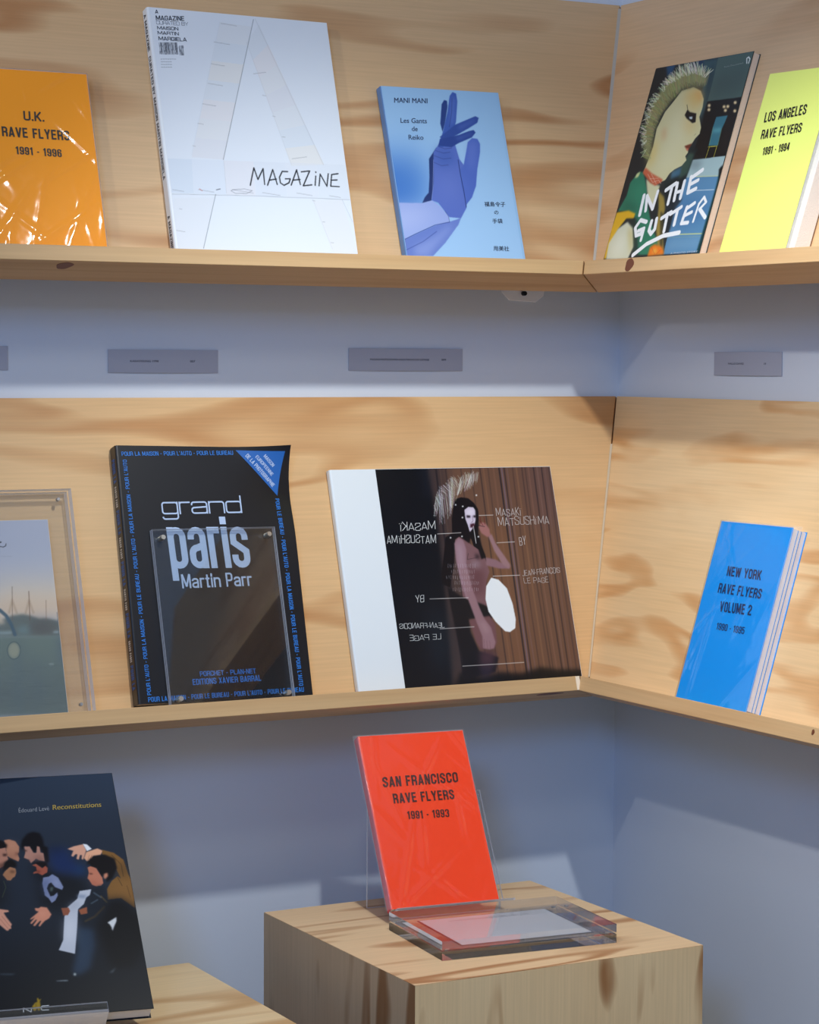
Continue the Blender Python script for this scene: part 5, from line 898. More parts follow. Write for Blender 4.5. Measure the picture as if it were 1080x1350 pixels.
# ---------------------------------------------------------------- printing
# a drawn grotesque: every glyph is strokes in a box of height 1, so it can be condensed without thinning its stems
def glyph(ch, W, t, k=0.10, X=0.70, dsc=0.30):
    l, r_, b, T, m = t/2, W-t/2, t/2, 1-t/2, W/2
    def arc(cx, cy, rx, ry, a0, a1, n=4): return [(cx+rx*math.cos(math.radians(a0+(a1-a0)*i/n)), cy+ry*math.sin(math.radians(a0+(a1-a0)*i/n))) for i in range(n+1)]
    c = min(k+t*0.35, (r_-l)/2)
    XT = X-t/2
    def rr(l, b, r, T): return arc(l+c, T-c, c, c, 180, 90)+arc(r-c, T-c, c, c, 90, 0)+arc(r-c, b+c, c, c, 0, -90)+arc(l+c, b+c, c, c, 270, 180)+[(l, T-c)]
    G = {
     'O': [rr(l, b, r_, T)], '0': [rr(l, b, r_, T)],
     'C': [[(r_, .63)]+arc(r_-c, T-c, c, c, 0, 90)+arc(l+c, T-c, c, c, 90, 180)+arc(l+c, b+c, c, c, 180, 270)+arc(r_-c, b+c, c, c, 270, 360)+[(r_, .37)]],
     'G': [[(r_, .66)]+arc(r_-c, T-c, c, c, 0, 90)+arc(l+c, T-c, c, c, 90, 180)+arc(l+c, b+c, c, c, 180, 270)+arc(r_-c, b+c, c, c, 270, 360)+[(r_, .47), (m, .47)]],
     'S': [[(r_, .68)]+arc(r_-c, T-c, c, c, 0, 90)+arc(l+c, T-c, c, c, 90, 180)+[(l, .66), (r_, .38)]+arc(r_-c, b+c, c, c, 0, -90)+arc(l+c, b+c, c, c, 270, 180)+[(l, .32)]],
     'U': [[(l, 1)]+arc(l+c, b+c, c, c, 180, 270)+arc(r_-c, b+c, c, c, 270, 360)+[(r_, 1)]],
     'L': [[(l, 1), (l, b), (W*.95, b)]], 'I': [[(l, 0), (l, 1)]], 'T': [[(0, T), (W, T)], [(m, 0), (m, 1)]],
     'E': [[(W*.95, T), (l, T), (l, b), (W*.95, b)], [(l, .52), (W*.88, .52)]], 'F': [[(W*.95, T), (l, T), (l, 0)], [(l, .50), (W*.86, .50)]],
     'H': [[(l, 0), (l, 1)], [(r_, 0), (r_, 1)], [(l, .52), (r_, .52)]],
     'N': [[(l, 0), (l, 1)], [(l+t*.1, 1), (r_-t*.1, 0)], [(r_, 0), (r_, 1)]],
     'M': [[(l, 0), (l, 1)], [(l+t*.15, 1), (m, .12)], [(m, .12), (r_-t*.15, 1)], [(r_, 0), (r_, 1)]],
     'W': [[(l*.8, 1), (W*.27, 0)], [(W*.27, 0), (m, .95)], [(m, .95), (W*.73, 0)], [(W*.73, 0), (W-l*.8, 1)]],
     'V': [[(l*.9, 1), (m, 0)], [(m, 0), (W-l*.9, 1)]], 'A': [[(l*.9, 0), (m, 1)], [(m, 1), (W-l*.9, 0)], [(W*.24, .26), (W*.76, .26)]],
     'Y': [[(l*.9, 1), (m, .42)], [(W-l*.9, 1), (m, .42)], [(m, .5), (m, 0)]],
     'K': [[(l, 0), (l, 1)], [(W-l*.8, 1), (l+t*.5, .40)], [(l+t*.9, .58), (W-l*.7, 0)]],
     'X': [[(l*.9, 1), (W-l*.9, 0)], [(W-l*.9, 1), (l*.9, 0)]], 'Z': [[(0, T), (r_, T), (l, b), (W, b)]],
     'P': [[(l, 0), (l, T)]+[(l, T), (m, T)]+arc(r_-c, T-c, c, c, 90, 0)+arc(r_-c, .45+c, c, c, 0, -90)+[(l, .45)]],
     'R': [[(l, 0), (l, T), (m, T)]+arc(r_-c, T-c, c, c, 90, 0)+arc(r_-c, .47+c, c, c, 0, -90)+[(l, .47)], [(r_-c*.8, .47), (r_, .38), (r_, 0)]],
     'B': [[(l, 0), (l, T), (m, T)]+arc(r_-c, T-c, c, c, 90, 0)+arc(r_-c, .52+c, c, c, 0, -90)+[(l, .52)], [(m, .52)]+arc(r_-c, .52-c, c, c, 90, 0)+arc(r_-c, b+c, c, c, 0, -90)+[(l, b)]],
     'D': [[(l, 0), (l, T), (m, T)]+arc(r_-c, T-c, c, c, 90, 0)+arc(r_-c, b+c, c, c, 0, -90)+[(l, b)]],
     '1': [[(W*.62, 0), (W*.62, 1)], [(W*.62, .93), (W*.12, .74)]],
     '2': [[(l, .68)]+arc(l+c, T-c, c, c, 180, 90)+arc(r_-c, T-c, c, c, 90, 0)+[(r_, .62), (l, .2), (l, b), (W, b)]],
     '3': [[(l, .72)]+arc(l+c, T-c, c, c, 180, 90)+arc(r_-c, T-c, c, c, 90, 0)+arc(r_-c, .52+c, c, c, 0, -90)+[(m*.8, .52)], [(m, .52)]+arc(r_-c, .52-c, c, c, 90, 0)+arc(r_-c, b+c, c, c, 0, -90)+arc(l+c, b+c, c, c, 270, 180)+[(l, .28)]],
     '4': [[(W*.72, 0), (W*.72, 1)], [(W*.66, .96), (l, .27), (W, .27)]],
     '5': [[(W*.95, T), (l, T), (l, .52), (m, .58)]+arc(r_-c, .60-c, c, c, 90, 0)+arc(r_-c, b+c, c, c, 0, -90)+arc(l+c, b+c, c, c, 270, 180)+[(l, .28)]],
     '6': [[(r_, .70)]+arc(r_-c, T-c, c, c, 0, 90)+arc(l+c, T-c, c, c, 90, 180)+arc(l+c, b+c, c, c, 180, 270)+arc(r_-c, b+c, c, c, 270, 360)+arc(r_-c, .57-c, c, c, 0, 90)+[(l, .57)]],
     '7': [[(0, T), (r_, T), (W*.4, 0)]],
     '8': [rr(l, .52, r_, T), rr(l, b, r_, .52)],
     '9': [[(l, .30)]+arc(l+c, b+c, c, c, 180, 270)+arc(r_-c, b+c, c, c, 270, 360)+arc(r_-c, T-c, c, c, 0, 90)+arc(l+c, T-c, c, c, 90, 180)+arc(l+c, .43+c, c, c, 180, 270)+[(r_, .43)]],
     '-': [[(0, .44), (W*.9, .44)]], '.': [[(l, 0), (l, t*1.1)]], "'": [[(l, .72), (l, 1)]],
     'Ï': [[(l, 0), (l, .80)], [(l-.12, .92), (l-.12, 1.0)], [(l+.12, .92), (l+.12, 1.0)]], 'J': [[(r_, 1)]+arc(r_-c, b+c, c, c, 0, -90)+arc(l+c, b+c, c, c, 270, 180)],
     'Ç': [[(r_, .66)]+arc(r_-c, T-c, c, c, 0, 90)+arc(l+c, T-c, c, c, 90, 180)+arc(l+c, b+c, c, c, 180, 270)+arc(r_-c, b+c, c, c, 270, 360)+[(r_, .34)], [(m, 0), (m, -.15)]],
     'i': [[(l, 0), (l, X)], [(l, X+.05), (l, max(1.0, X+.05+t*1.1))]],
     'r': [[(l, 0), (l, X)], [(l, XT-.10)]+arc(l+c, XT-c, c, c, 150, 90)+[(W, XT)]],
     'n': [[(l, 0), (l, X)], [(l, XT-c*.8)]+arc(l+c, XT-c, c, c, 150, 90)+arc(r_-c, XT-c, c, c, 90, 0)+[(r_, 0)]],
     'a': [[(l, X*.70)]+arc(l+c, XT-c, c, c, 180, 90)+arc(r_-c, XT-c, c, c, 90, 0)+[(r_, 0)], [(r_, X*.56)]+arc(l+c, X*.50-c, c, c, 90, 180)+arc(l+c, b+c, c, c, 180, 270)+arc(r_-c, b+c, c, c, 270, 350)],
     's': [[(r_, X*.68)]+arc(r_-c, XT-c, c, c, 0, 90)+arc(l+c, XT-c, c, c, 90, 180)+[(l, X*.62), (r_, X*.40)]+arc(r_-c, b+c, c, c, 0, -90)+arc(l+c, b+c, c, c, 270, 180)+[(l, X*.32)]],
     'p': [[(l, -dsc), (l, X)], [(l, XT-c)]+arc(l+c, XT-c, c, c, 150, 90)+arc(r_-c, XT-c, c, c, 90, 0)+arc(r_-c, b+c, c, c, 0, -90)+arc(l+c, b+c, c, c, 270, 200)],
     't': [[(W*.45, .92), (W*.45, b), (W*.95, b)], [(0, XT), (W*.95, XT)]],
     'g': [[(r_, X), (r_, -.12)]+arc(r_-c, -.20+c-.06, c, c, 0, -90)+arc(l+c, -.20+c-.06, c, c, 270, 180), rr(l, b, r_, XT)],
     'd': [[(r_, 0), (r_, 1)], rr(l, b, r_, XT)],
    }
    return G.get(ch)
WF = {'I': 0, 'Ï': .45, 'i': 0, '.': 0, "'": 0, '1': .72, 'M': 1.32, 'W': 1.42, '-': .55, 'L': .86, 'r': .68, 't': .66, 'J': .8, 'Y': 1.05, 'A': 1.06, 'V': 1.06, 'T': .95, 'F': .88, 'E': .92}
def ribbon(P, t):
    """outline of a stroke with mitred joints and square ends"""
    P = [np.array(p, float) for p in P]; Q = [P[0]]
    for p in P[1:]:
        if np.linalg.norm(p-Q[-1]) > 1e-4: Q.append(p)
    closed = len(Q) > 3 and np.linalg.norm(Q[0]-Q[-1]) < 1e-3
    if closed: Q = Q[:-1]
    n = len(Q); A = []; B = []
    for i in range(n):
        d0 = (Q[i]-Q[i-1]) if (i > 0 or closed) else None; d1 = (Q[(i+1) % n]-Q[i]) if (i < n-1 or closed) else None
        u0 = d0/np.linalg.norm(d0) if d0 is not None else None; u1 = d1/np.linalg.norm(d1) if d1 is not None else None
        if u0 is None: nn = np.array([-u1[1], u1[0]])
        elif u1 is None: nn = np.array([-u0[1], u0[0]])
        else:
            s = np.array([-u0[1]-u1[1], u0[0]+u1[0]]); L = np.linalg.norm(s); nn = s/L/max(0.5, L/2)
        A.append(Q[i]+nn*t/2); B.append(Q[i]-nn*t/2)
    F = []; V = A+B
    for i in range(n if closed else n-1): j = (i+1) % n; F.append((n+i, n+j, j, i))
    return V, F
def drawn(s, asp, t, hand=False, X=0.70, dsc=0.30, gf=0.62):
    """vertices (height about 1) and faces of a line of drawn lettering whose width over height is asp"""
    gap = t*(gf if not hand else 1.5); rn = random.Random(len(s)*7+ord(s[0])); sw = 0.0; fixed = 0.0
    desc = any(c in 'pg' for c in s); asc = any(c.isupper() or c in 'dit' for c in s); hh = (1 if asc else X)+(dsc if desc else 0)
    for ch in s:
        if ch == ' ': sw += .5
        elif WF.get(ch, 1) == 0: fixed += t
        else: sw += WF.get(ch, 1)
        fixed += gap
    W = (asp*hh-fixed+gap)/sw; x = 0.0; V = []; F = []; lay = []
    for ch in s:
        if ch == ' ': x += W*.5+gap; continue
        f = WF.get(ch, 1); w = t if f == 0 else W*f
        dy = rn.uniform(-.07, .07) if hand else 0; sk = rn.uniform(-.10, .12) if hand else 0; hs = rn.uniform(.86, 1.06) if hand else 1
        for si, st in enumerate(glyph(ch, w, t, 0.10, X, dsc) or []):
            if hand: st = [(p[0]+sk*p[1]*.4+rn.uniform(-.015, .015), p[1]*hs+dy+rn.uniform(-.015, .015)) for p in st]
            v, fc = ribbon(st, t); b = len(V); V += [(p[0]+x, p[1]) for p in v]; F += [tuple(b+i for i in q) for q in fc]; lay += [si]*len(v)
        x += w+gap
    return np.array(V), F, lay

def text(parent, s, quad, col, smear=0.0, z=0.0, plane=None, mat=None, name='lettering', res=3):
    """flat lettering fitted to the box bottom-left, bottom-right, top-left (mm on the cover)"""
    stroke = None
    if isinstance(smear, (list, tuple)): hand = smear[0] == 'h'; extra = smear[2:]; stroke, smear = smear[1], 0.0
    bl, br, tl = [np.array(a, float)/1000 for a in quad]
    if stroke:
        co, faces, lay = drawn(s, np.linalg.norm(br-bl)/np.linalg.norm(tl-bl), stroke, hand, *extra)
        return put_text(parent, co, faces, bl, br, tl, 0.0, z, plane, mat or plain('ink_%d_%d_%d' % tuple(col), col, 0.5), name, lay)
    cu = bpy.data.curves.new('t', 'FONT'); cu.body = s; cu.size = 1.0; cu.resolution_u = res
    cu.space_character = 1.0
    to = bpy.data.objects.new('t', cu); COL.objects.link(to)
    me = bpy.data.meshes.new_from_object(to.evaluated_get(bpy.context.evaluated_depsgraph_get()))
    bpy.data.objects.remove(to); bpy.data.curves.remove(cu)
    n = len(me.vertices)
    if n == 0: return None
    co = np.empty(n*3); me.vertices.foreach_get('co', co); co = co.reshape(-1, 3)[:, :2]
    faces = [tuple(p.vertices) for p in me.polygons]; bpy.data.meshes.remove(me)
    return put_text(parent, co, faces, bl, br, tl, smear, z, plane, mat or plain('ink_%d_%d_%d' % tuple(col), col, 0.5), name)
def put_text(parent, co, faces, bl, br, tl, smear, z, plane, m, name, lay=None):
    lo = co.min(0); hi = co.max(0); q = (co-lo)/(hi-lo)
    ex = br-bl; ey = tl-bl; wd = np.linalg.norm(ex); ht = np.linalg.norm(ey)
    sm = smear*ht/wd if smear else 0.0
    if sm: q[:, 0] = sm/2+q[:, 0]*(1-sm)
    V = []; F = []
    k = 1 if not sm else 4
    for i in range(k):
        off = 0 if k == 1 else (-0.5+i/(k-1))*sm
        P = bl+np.outer(q[:, 0]+off, ex)+np.outer(q[:, 1], ey)
        b = len(V)
        for vi, a in enumerate(P):
            v = (a[0], a[1], z+0.00002*i+(0.00004*lay[vi] if lay else 0))
            V.append(plane(v) if plane else v)
        F += [tuple(b+j for j in f) for f in faces]
    me = bpy.data.meshes.new(name); me.from_pydata(V, [], F); me.materials.append(m)
    o = bpy.data.objects.new(name, me); COL.objects.link(o); o.parent = parent
    return o

class Canvas:
    """a small painter: fills polygons and strokes on a grid of ink, in millimetres"""
    def __init__(s, x0, y0, x1, y1, cell, top, bot=None):
        s.x0, s.y0, s.cell = x0, y0, cell
        s.nx = int(round((x1-x0)/cell))+1; s.ny = int(round((y1-y0)/cell))+1
        s.cx = (x1-x0)/(s.nx-1); s.cy = (y1-y0)/(s.ny-1)
        t = np.linspace(0, 1, s.ny)[:, None, None]
        s.a = (np.array(bot or top, float)*(1-t)+np.array(top, float)*t)*np.ones((s.ny, s.nx, 1))
    def _win(s, P, pad):
        lo = P.min(0)-pad; hi = P.max(0)+pad
        i0 = max(0, int((lo[0]-s.x0)/s.cx)); i1 = min(s.nx, int((hi[0]-s.x0)/s.cx)+2)
        j0 = max(0, int((lo[1]-s.y0)/s.cy)); j1 = min(s.ny, int((hi[1]-s.y0)/s.cy)+2)
        return i0, i1, j0, j1
    def blend(s, w, m, col, al):
        i0, i1, j0, j1 = w; m = (m*al)[:, :, None]
        s.a[j0:j1, i0:i1] = s.a[j0:j1, i0:i1]*(1-m)+np.array(col, float)*m
    def poly(s, col, pts, blur, al):
        P = np.array(pts, float); w = s._win(P, blur*2.5+s.cell*2); i0, i1, j0, j1 = w
        if i1 <= i0 or j1 <= j0: return
        m = np.zeros((j1-j0, i1-i0))
        for ox in (-.25, .25):
            for oy in (-.25, .25):
                X = s.x0+(np.arange(i0, i1)+ox)*s.cx; Y = s.y0+(np.arange(j0, j1)+oy)*s.cy
                ins = np.zeros((j1-j0, i1-i0), bool)
                for (xa, ya), (xb, yb) in zip(P, np.roll(P, -1, 0)):
                    if ya == yb: continue
                    rows = (Y >= min(ya, yb)) & (Y < max(ya, yb))
                    if not rows.any(): continue
                    xi = xa+(Y[rows]-ya)*(xb-xa)/(yb-ya)
                    ins[rows] ^= X[None, :] < xi[:, None]
                m += ins*0.25
        sg = blur/s.cell
        if sg > 0.6:
            k = int(sg*2.5)+1; g = np.exp(-np.arange(-k, k+1)**2/(2*sg*sg)); g /= g.sum()
            m = np.pad(m, k, 'edge')
            if m.shape[0] > 2*k and m.shape[1] > 2*k:
                f = lambda v: np.convolve(v, g, 'valid')
                m = np.apply_along_axis(f, 0, m); m = np.apply_along_axis(f, 1, m)
        s.blend(w, m, col, al)
    def line(s, col, pts, width, blur, al):
        P = np.array(pts, float); w = s._win(P, width/2+blur+s.cell*2); i0, i1, j0, j1 = w
        if i1 <= i0 or j1 <= j0: return
        X = s.x0+np.arange(i0, i1)*s.cx; Y = (s.y0+np.arange(j0, j1)*s.cy)[:, None]
        D = np.full((j1-j0, i1-i0), 1e9)
        for a, b in zip(P[:-1], P[1:]):
            v = b-a; L = max(1e-9, v@v); t = np.clip(((X-a[0])*v[0]+(Y-a[1])*v[1])/L, 0, 1)
            D = np.minimum(D, np.hypot(X-a[0]-t*v[0], Y-a[1]-t*v[1]))
        aa = max(blur, s.cell*0.5); hw = max(width/2, s.cell*0.30); al = al*min(1, width/2/hw)
        s.blend(w, np.clip((hw-D)/aa*0.5+0.5, 0, 1), col, al)
    def hair(s, col, inner, outer, n, width, seed, al):
        rn = random.Random(seed); A = np.array(inner, float); B = np.array(outer, float)
        def at(Q, t):
            t = min(max(t, 0), 0.9999)*(len(Q)-1); i = int(t); return Q[i]+(Q[i+1]-Q[i])*(t-i)
        for _ in range(n):
            t = rn.random(); a = at(A, t+rn.uniform(-.03, .03)); b = at(B, t+rn.uniform(-.05, .05))
            k0 = rn.uniform(0, .35); k1 = rn.uniform(.7, 1.12); p = a+(b-a)*k0; q = a+(b-a)*k1
            mid = (p+q)/2+np.array([rn.uniform(-1, 1), rn.uniform(-1, 1)])
            c = [min(255, max(0, v+rn.uniform(-22, 22))) for v in col]
            s.line(c, [p, mid, q], width, .25, al*rn.uniform(.5, 1))
    def run(s, ops):
        for op in ops:
            if op[0] == 'P': s.poly(*op[1:])
            elif op[0] == 'L': s.line(*op[1:])
            else: s.hair(*op[1:])
        return s
    def build(s, name, parent, z, gain=1.0, bend=None, mat=None):
        X = (s.x0+np.arange(s.nx)*s.cx)/1000; Y = (s.y0+np.arange(s.ny)*s.cy)/1000
        gx, gy = np.meshgrid(X, Y); gz = np.full(gx.shape, z)
        if bend: gz = gz+bend(gx, gy)
        co = np.stack([gx, gy, gz], -1).reshape(-1).astype(np.float32)
        i = np.arange(s.nx-1); j = np.arange(s.ny-1); ii, jj = np.meshgrid(i, j); b = (jj*s.nx+ii).reshape(-1)
        loops = np.stack([b, b+1, b+1+s.nx, b+s.nx], -1).reshape(-1).astype(np.int32)
        me = bpy.data.meshes.new(name); me.vertices.add(s.nx*s.ny); me.vertices.foreach_set('co', co)
        me.loops.add(len(loops)); me.loops.foreach_set('vertex_index', loops)
        me.polygons.add(len(b)); me.polygons.foreach_set('loop_start', (np.arange(len(b))*4).astype(np.int32))
        me.update(calc_edges=True); me.validate()
        c = np.clip(s.a/255, 0, 1); c = np.where(c <= 0.04045, c/12.92, ((c+0.055)/1.055)**2.4)*gain
        rgb = np.concatenate([np.clip(c, 0, 1), np.ones(c.shape[:2]+(1,))], -1).reshape(-1).astype(np.float32)
        at = me.color_attributes.new('ink', 'FLOAT_COLOR', 'POINT'); at.data.foreach_set('color', rgb)
        me.materials.append(mat or INK)
        o = bpy.data.objects.new(name, me); COL.objects.link(o); o.parent = parent
        return o

# ---------------------------------------------------------------- books
def book_matrix(n):
    b = BOOKS[n]
    if 'k' in b:
        M = shelf_frame(b['k'], b['side']); ph = b['phi']
        return M @ Matrix.Translation((b['x'], b['s']+0.0003, 0.0002)) @ Matrix.Rotation(ph, 4, 'Z')
    yaw, tl = b['yaw'], b['tilt']
    e = Vector((math.cos(yaw), math.sin(yaw), 0)); nb = Vector((-math.sin(yaw), math.cos(yaw), 0))
    t = nb*math.sin(tl)+Vector((0, 0, 1))*math.cos(tl); nn = e.cross(t)
    o = Vector(b['o'])-nn*b['h']
    return frame(o, e, t, nn)
BOOKS['red']['h'] = 0.016; BOOKS['recon']['h'] = 0.020
PAGE = plain('paper_pages', (236, 232, 226), 0.8, 0.2, bump=0.6, bscale=900)
def book(n, label, cover_mat, name='paperback_book', spine_mat=None, ct=0.0006, page_mat=None, over=0.0, group=None, inset=0.0012, sheets=None, bend=None, segs=1):
    """cover = front board, spine and back board in one piece; page block between; origin at the lower left back corner"""
    b = BOOKS[n]; w, H, h = b['w'], b['H'], b['h']
    rt = root(name, label, 'book', book_matrix(n), group)
    # C-shaped cover with a softly rounded spine, extruded along Y
    rr = min(0.003, h*0.3); arc = []
    for i in range(5):
        t = math.pi/2*i/4; arc.append((rr-rr*math.sin(t)*1.0, h-rr+rr*math.cos(t)))
    NX = 12 if not bend else 48
    outer = [(w, h)]+[(w*(1-i/NX)+rr*(i/NX), h) for i in range(1, NX)]+arc+[(rr-rr*math.cos(math.pi/2*i/4), rr-rr*math.sin(math.pi/2*i/4)) for i in range(5)]+[(w, 0)]
    inner = []
    for i, (x, z) in enumerate(outer):
        if z >= h-1e-6: inner.append((max(x, ct) if x > rr else rr, h-ct))
        elif z <= 1e-6: inner.append((max(x, rr), ct))
        else: inner.append((x+ct*(1-x/rr) if x < rr else x, min(max(z, ct), h-ct)))
    NY = 1 if not bend else 48
    V = []; m = len(outer)
    bf = bend or (lambda x, y: 0.0)
    for j in range(NY+1):
        y = H*j/NY
        for (x, z) in outer: V.append((x, y, z+(bf(x, y)*z/h)))
        for (x, z) in inner: V.append((x, y, z+(bf(x, y)*z/h)))
    F = []
    st = 2*m
    for j in range(NY):
        a = j*st; c = a+st
        for i in range(m-1):
            F.append((a+i, a+i+1, c+i+1, c+i)); F.append((a+m+i+1, a+m+i, c+m+i, c+m+i+1))
        F.append((a+m-1, a+2*m-1, c+2*m-1, c+m-1)); F.append((a, c, c+m, a+m))
    for i in range(m-1):
        F.append((i+1, i, m+i, m+i+1)); t = NY*st; F.append((t+i, t+i+1, t+m+i+1, t+m+i))
    mats = [cover_mat, spine_mat or cover_mat]; 
    co = mesh('cover', V, F, cover_mat, rt, mats)
    for p in co.data.polygons:
        c = p.center
        if c.x < rr*0.8 and h*0.08 < c.z < h*0.94: p.material_index = 1
    pg = page_mat or PAGE
    e = inset
    xs = [ct+0.0002, w*0.5, w*0.7, w*0.85, w-e] if not bend else [ct+0.0002, w*0.5]+[w*0.58+(w*0.42-e)*i/20 for i in range(21)]; NYp = 1 if not bend else 48
    PV = []; 
    for j in range(NYp+1):
        y = e+(H-2*e)*j/NYp
        for x in xs: PV.append((max(x, rr if x < rr else x), y, ct+0.0001)); 
        for x in xs: PV.append((max(x, rr if x < rr else x), y, h-ct-0.0001+bf(x, y)-(0.0004 if bend else 0)))
    q = len(xs); PF = []
    for j in range(NYp):
        a = j*2*q; c = a+2*q
        for i in range(q-1): PF += [(a+i+1, a+i, c+i, c+i+1), (a+q+i, a+q+i+1, c+q+i+1, c+q+i)]
        PF += [(a, a+q, c+q, c), (a+q-1, c+q-1, c+2*q-1, a+2*q-1)]
    for i in range(q-1): t = NYp*2*q; PF += [(i, i+1, q+i+1, q+i), (t+i+1, t+i, t+q+i, t+q+i+1)]
    mesh('pages', PV, PF, pg, rt)
    return rt
def titles(n, rt, z=None, names=None, mat=None, bend=None):
    b = BOOKS[n]; zz = (z if z is not None else b['h']+0.0006)
    out = []
    for s, q, c, sm in TXT[n]:
        pl = (lambda v: (v[0], v[1], v[2]+bend(v[0], v[1]))) if bend else None
        out.append(text(rt, s, q, c, sm, zz, mat=mat, plane=pl))
    return out
def wrap(rt, w, H, h, seed, amp=0.0012, marg=0.004, mat=None, creases=14):
    """loose clear plastic bag around a book: a crinkled film in front, folded round the sides"""
    rn = random.Random(seed); nx, ny = 64, 90; V = []; F = []; fm = []
    cr = [(rn.uniform(0, w), rn.uniform(0, H), rn.uniform(0.5, 2.6), rn.uniform(0.02, 0.07), rn.uniform(0.002, 0.005), rn.uniform(0.4, 1.2)) for _ in range(creases)]
    def bump(x, y):
        z = 0.0
        for cx, cy, an, ln, wd, k in cr:
            dx, dy = x-cx, y-cy; a = dx*math.cos(an)+dy*math.sin(an); p = -dx*math.sin(an)+dy*math.cos(an)
            z += k*math.exp(-(a/ln)**2-(p/wd)**2)
        return z*amp
    for j in range(ny+1):
        for i in range(nx+1):
            x = -marg+(w+2*marg)*i/nx; y = -0.0+(H+marg)*j/ny
            ed = min(x+marg, w+marg-x, H+marg-y)
            drop = h*0.5*max(0, 1-ed/marg)**2
            V.append((x, y, h+0.0009-drop+bump(x, y)*(1 if ed > marg else ed/marg)))
    for j in range(ny):
        for i in range(nx): a = j*(nx+1)+i; F.append((a, a+1, a+nx+2, a+nx+1)); fm.append(1 if (i < 2 or i > nx-3 or j > ny-3) else 0)
    return mesh('plastic_wrap', V, F, mat or FILM, rt, mats=[mat or FILM, FILME], fm=fm, smooth=True)
FILM = clear('clear_plastic_film', (1, 1, 1), 0.09, 0.0, 1.55, 0.16, 30)
FILME = clear('folded_film_edge', (1, 1, 1), 0.15, 0.13, 1.6, 0.3, 120)
ACRYL = clear('clear_acrylic', (0.985, 0.99, 0.99), 0.0, 0.0, 1.5)
ACRYLE = clear('acrylic_cut_edge_glint', (0.93, 0.96, 1.0), 0.2, 0.62, 1.5)  # white mixed into the cut edges stands in for lamp reflection
BLOCK = glass('solid_acrylic')
STEEL = plain('brushed_steel', (226, 220, 206), 0.28, metal=1.0)

# orange book
ORG = plain('orange_cover', (255, 160, 0), 0.55, 0.3)
o = book('orange', 'bright orange book wrapped in clear plastic, leftmost on the upper shelf', ORG, group=None)
titles('orange', o); wrap(o, BOOKS['orange']['w'], BOOKS['orange']['H'], BOOKS['orange']['h'], 4, creases=22)
# yellow book
YEL = plain('yellow_cover', (240, 252, 130), 0.5, 0.3)
o = book('la', 'fluorescent yellow book with thick white pages on the right wall upper shelf', YEL)
titles('la', o)
b = BOOKS['la']; sl = []
box('pages_sleeve', (b['w']+0.0005, 0.003, 0.002), (b['w']+0.010, b['H']-0.004, b['h']-0.004), PAGE, o, 0.001)
# blue book
BLU = plain('blue_cover', (0, 150, 240), 0.45, 0.35)
PGB = plain('pages_lilac_white', (232, 230, 238), 0.8, 0.2, bump=0.6, bscale=900)
o = book('ny', 'bright blue book in clear plastic on the right wall middle shelf', BLU, page_mat=PGB)
titles('ny', o); wrap(o, BOOKS['ny']['w'], BOOKS['ny']['H'], BOOKS['ny']['h'], 12, amp=0.0008, creases=20)
b = BOOKS['ny']
for z in (0.0075, 0.0125): box('coloured_section', (b['w']-0.0016, 0.0013, z), (b['w']-0.0009, b['H']-0.0013, z+0.0009), BLU, o)
# red book
RED = plain('red_cover', (255, 68, 22), 0.45, 0.35); REDS = plain('crimson_spine', (226, 30, 60), 0.4)
o = book('red', 'orange-red book in clear plastic standing on the corner plinth', RED, spine_mat=REDS)
titles('red', o); wrap(o, BOOKS['red']['w'], BOOKS['red']['H'], BOOKS['red']['h'], 21, amp=0.0013, creases=16)

# white magazine
WHT = plain('white_cover', (226, 232, 238), 0.45, 0.4)
o = book('mag', 'large white magazine with a tall thin letter A on its cover, on the upper shelf', WHT, name='magazine')
b = BOOKS['mag']; cv = Canvas(4, 1, b['w']*1000-1, b['H']*1000-1, 0.75, (222, 230, 240)); cv.run(ART['mag']); cv.build('cover_print', o, b['h']+0.0002, 1.0); titles('mag', o)
def spine_text(rt, h, y_top, y_bot, s, col, z0, z1, smear=0.03):
    ln = (y_top-y_bot)*1000
    text(rt, s, [(0, z0*1000), (ln, z0*1000), (0, z1*1000)], col, smear, 0.0, plane=lambda v: (-0.0003, y_top-v[0], v[1]))
spine_text(o, b['h'], 0.312, 0.098, 'A MAGAZINE  CURATED BY MAISON MARTIN MARGIELA', (50, 56, 70), 0.0045, 0.0115, ['g', .16])
spine_text(o, b['h'], 0.052, 0.010, 'A MAGAZINE', (50, 56, 70), 0.0045, 0.0115, ['g', .16])
# glove book
MAN = plain('pale_blue_cover', (146, 186, 226), 0.35, 0.5); MANS = plain('glossy_blue_spine', (92, 134, 190), 0.25)
o = book('mani', 'pale blue book with a gloved hand on its cover, on the upper shelf', MAN, spine_mat=MANS)
b = BOOKS['mani']; cv = Canvas(1, 0.5, b['w']*1000-3.5, b['H']*1000-0.5, 0.62, (150, 190, 228), (158, 196, 234)); cv.run(ART['mani']); cv.build('cover_photo', o, b['h']+0.0002, 1.0); titles('mani', o)
# punk book
o = book('gutter', 'photo book with a blond spiky-haired punk in profile, on the right wall upper shelf', plain('dark_teal_cover', (40, 58, 62), 0.4), page_mat=plain('pinkish_pages', (236, 214, 194), 0.8, bump=0.6, bscale=900))
b = BOOKS['gutter']; cv = Canvas(0.5, 0.5, b['w']*1000-0.5, b['H']*1000-0.5, 0.62, (36, 42, 46)); cv.run(ART['gutter']); cv.build('cover_photo', o, b['h']+0.0002, 1.0); titles('gutter', o)
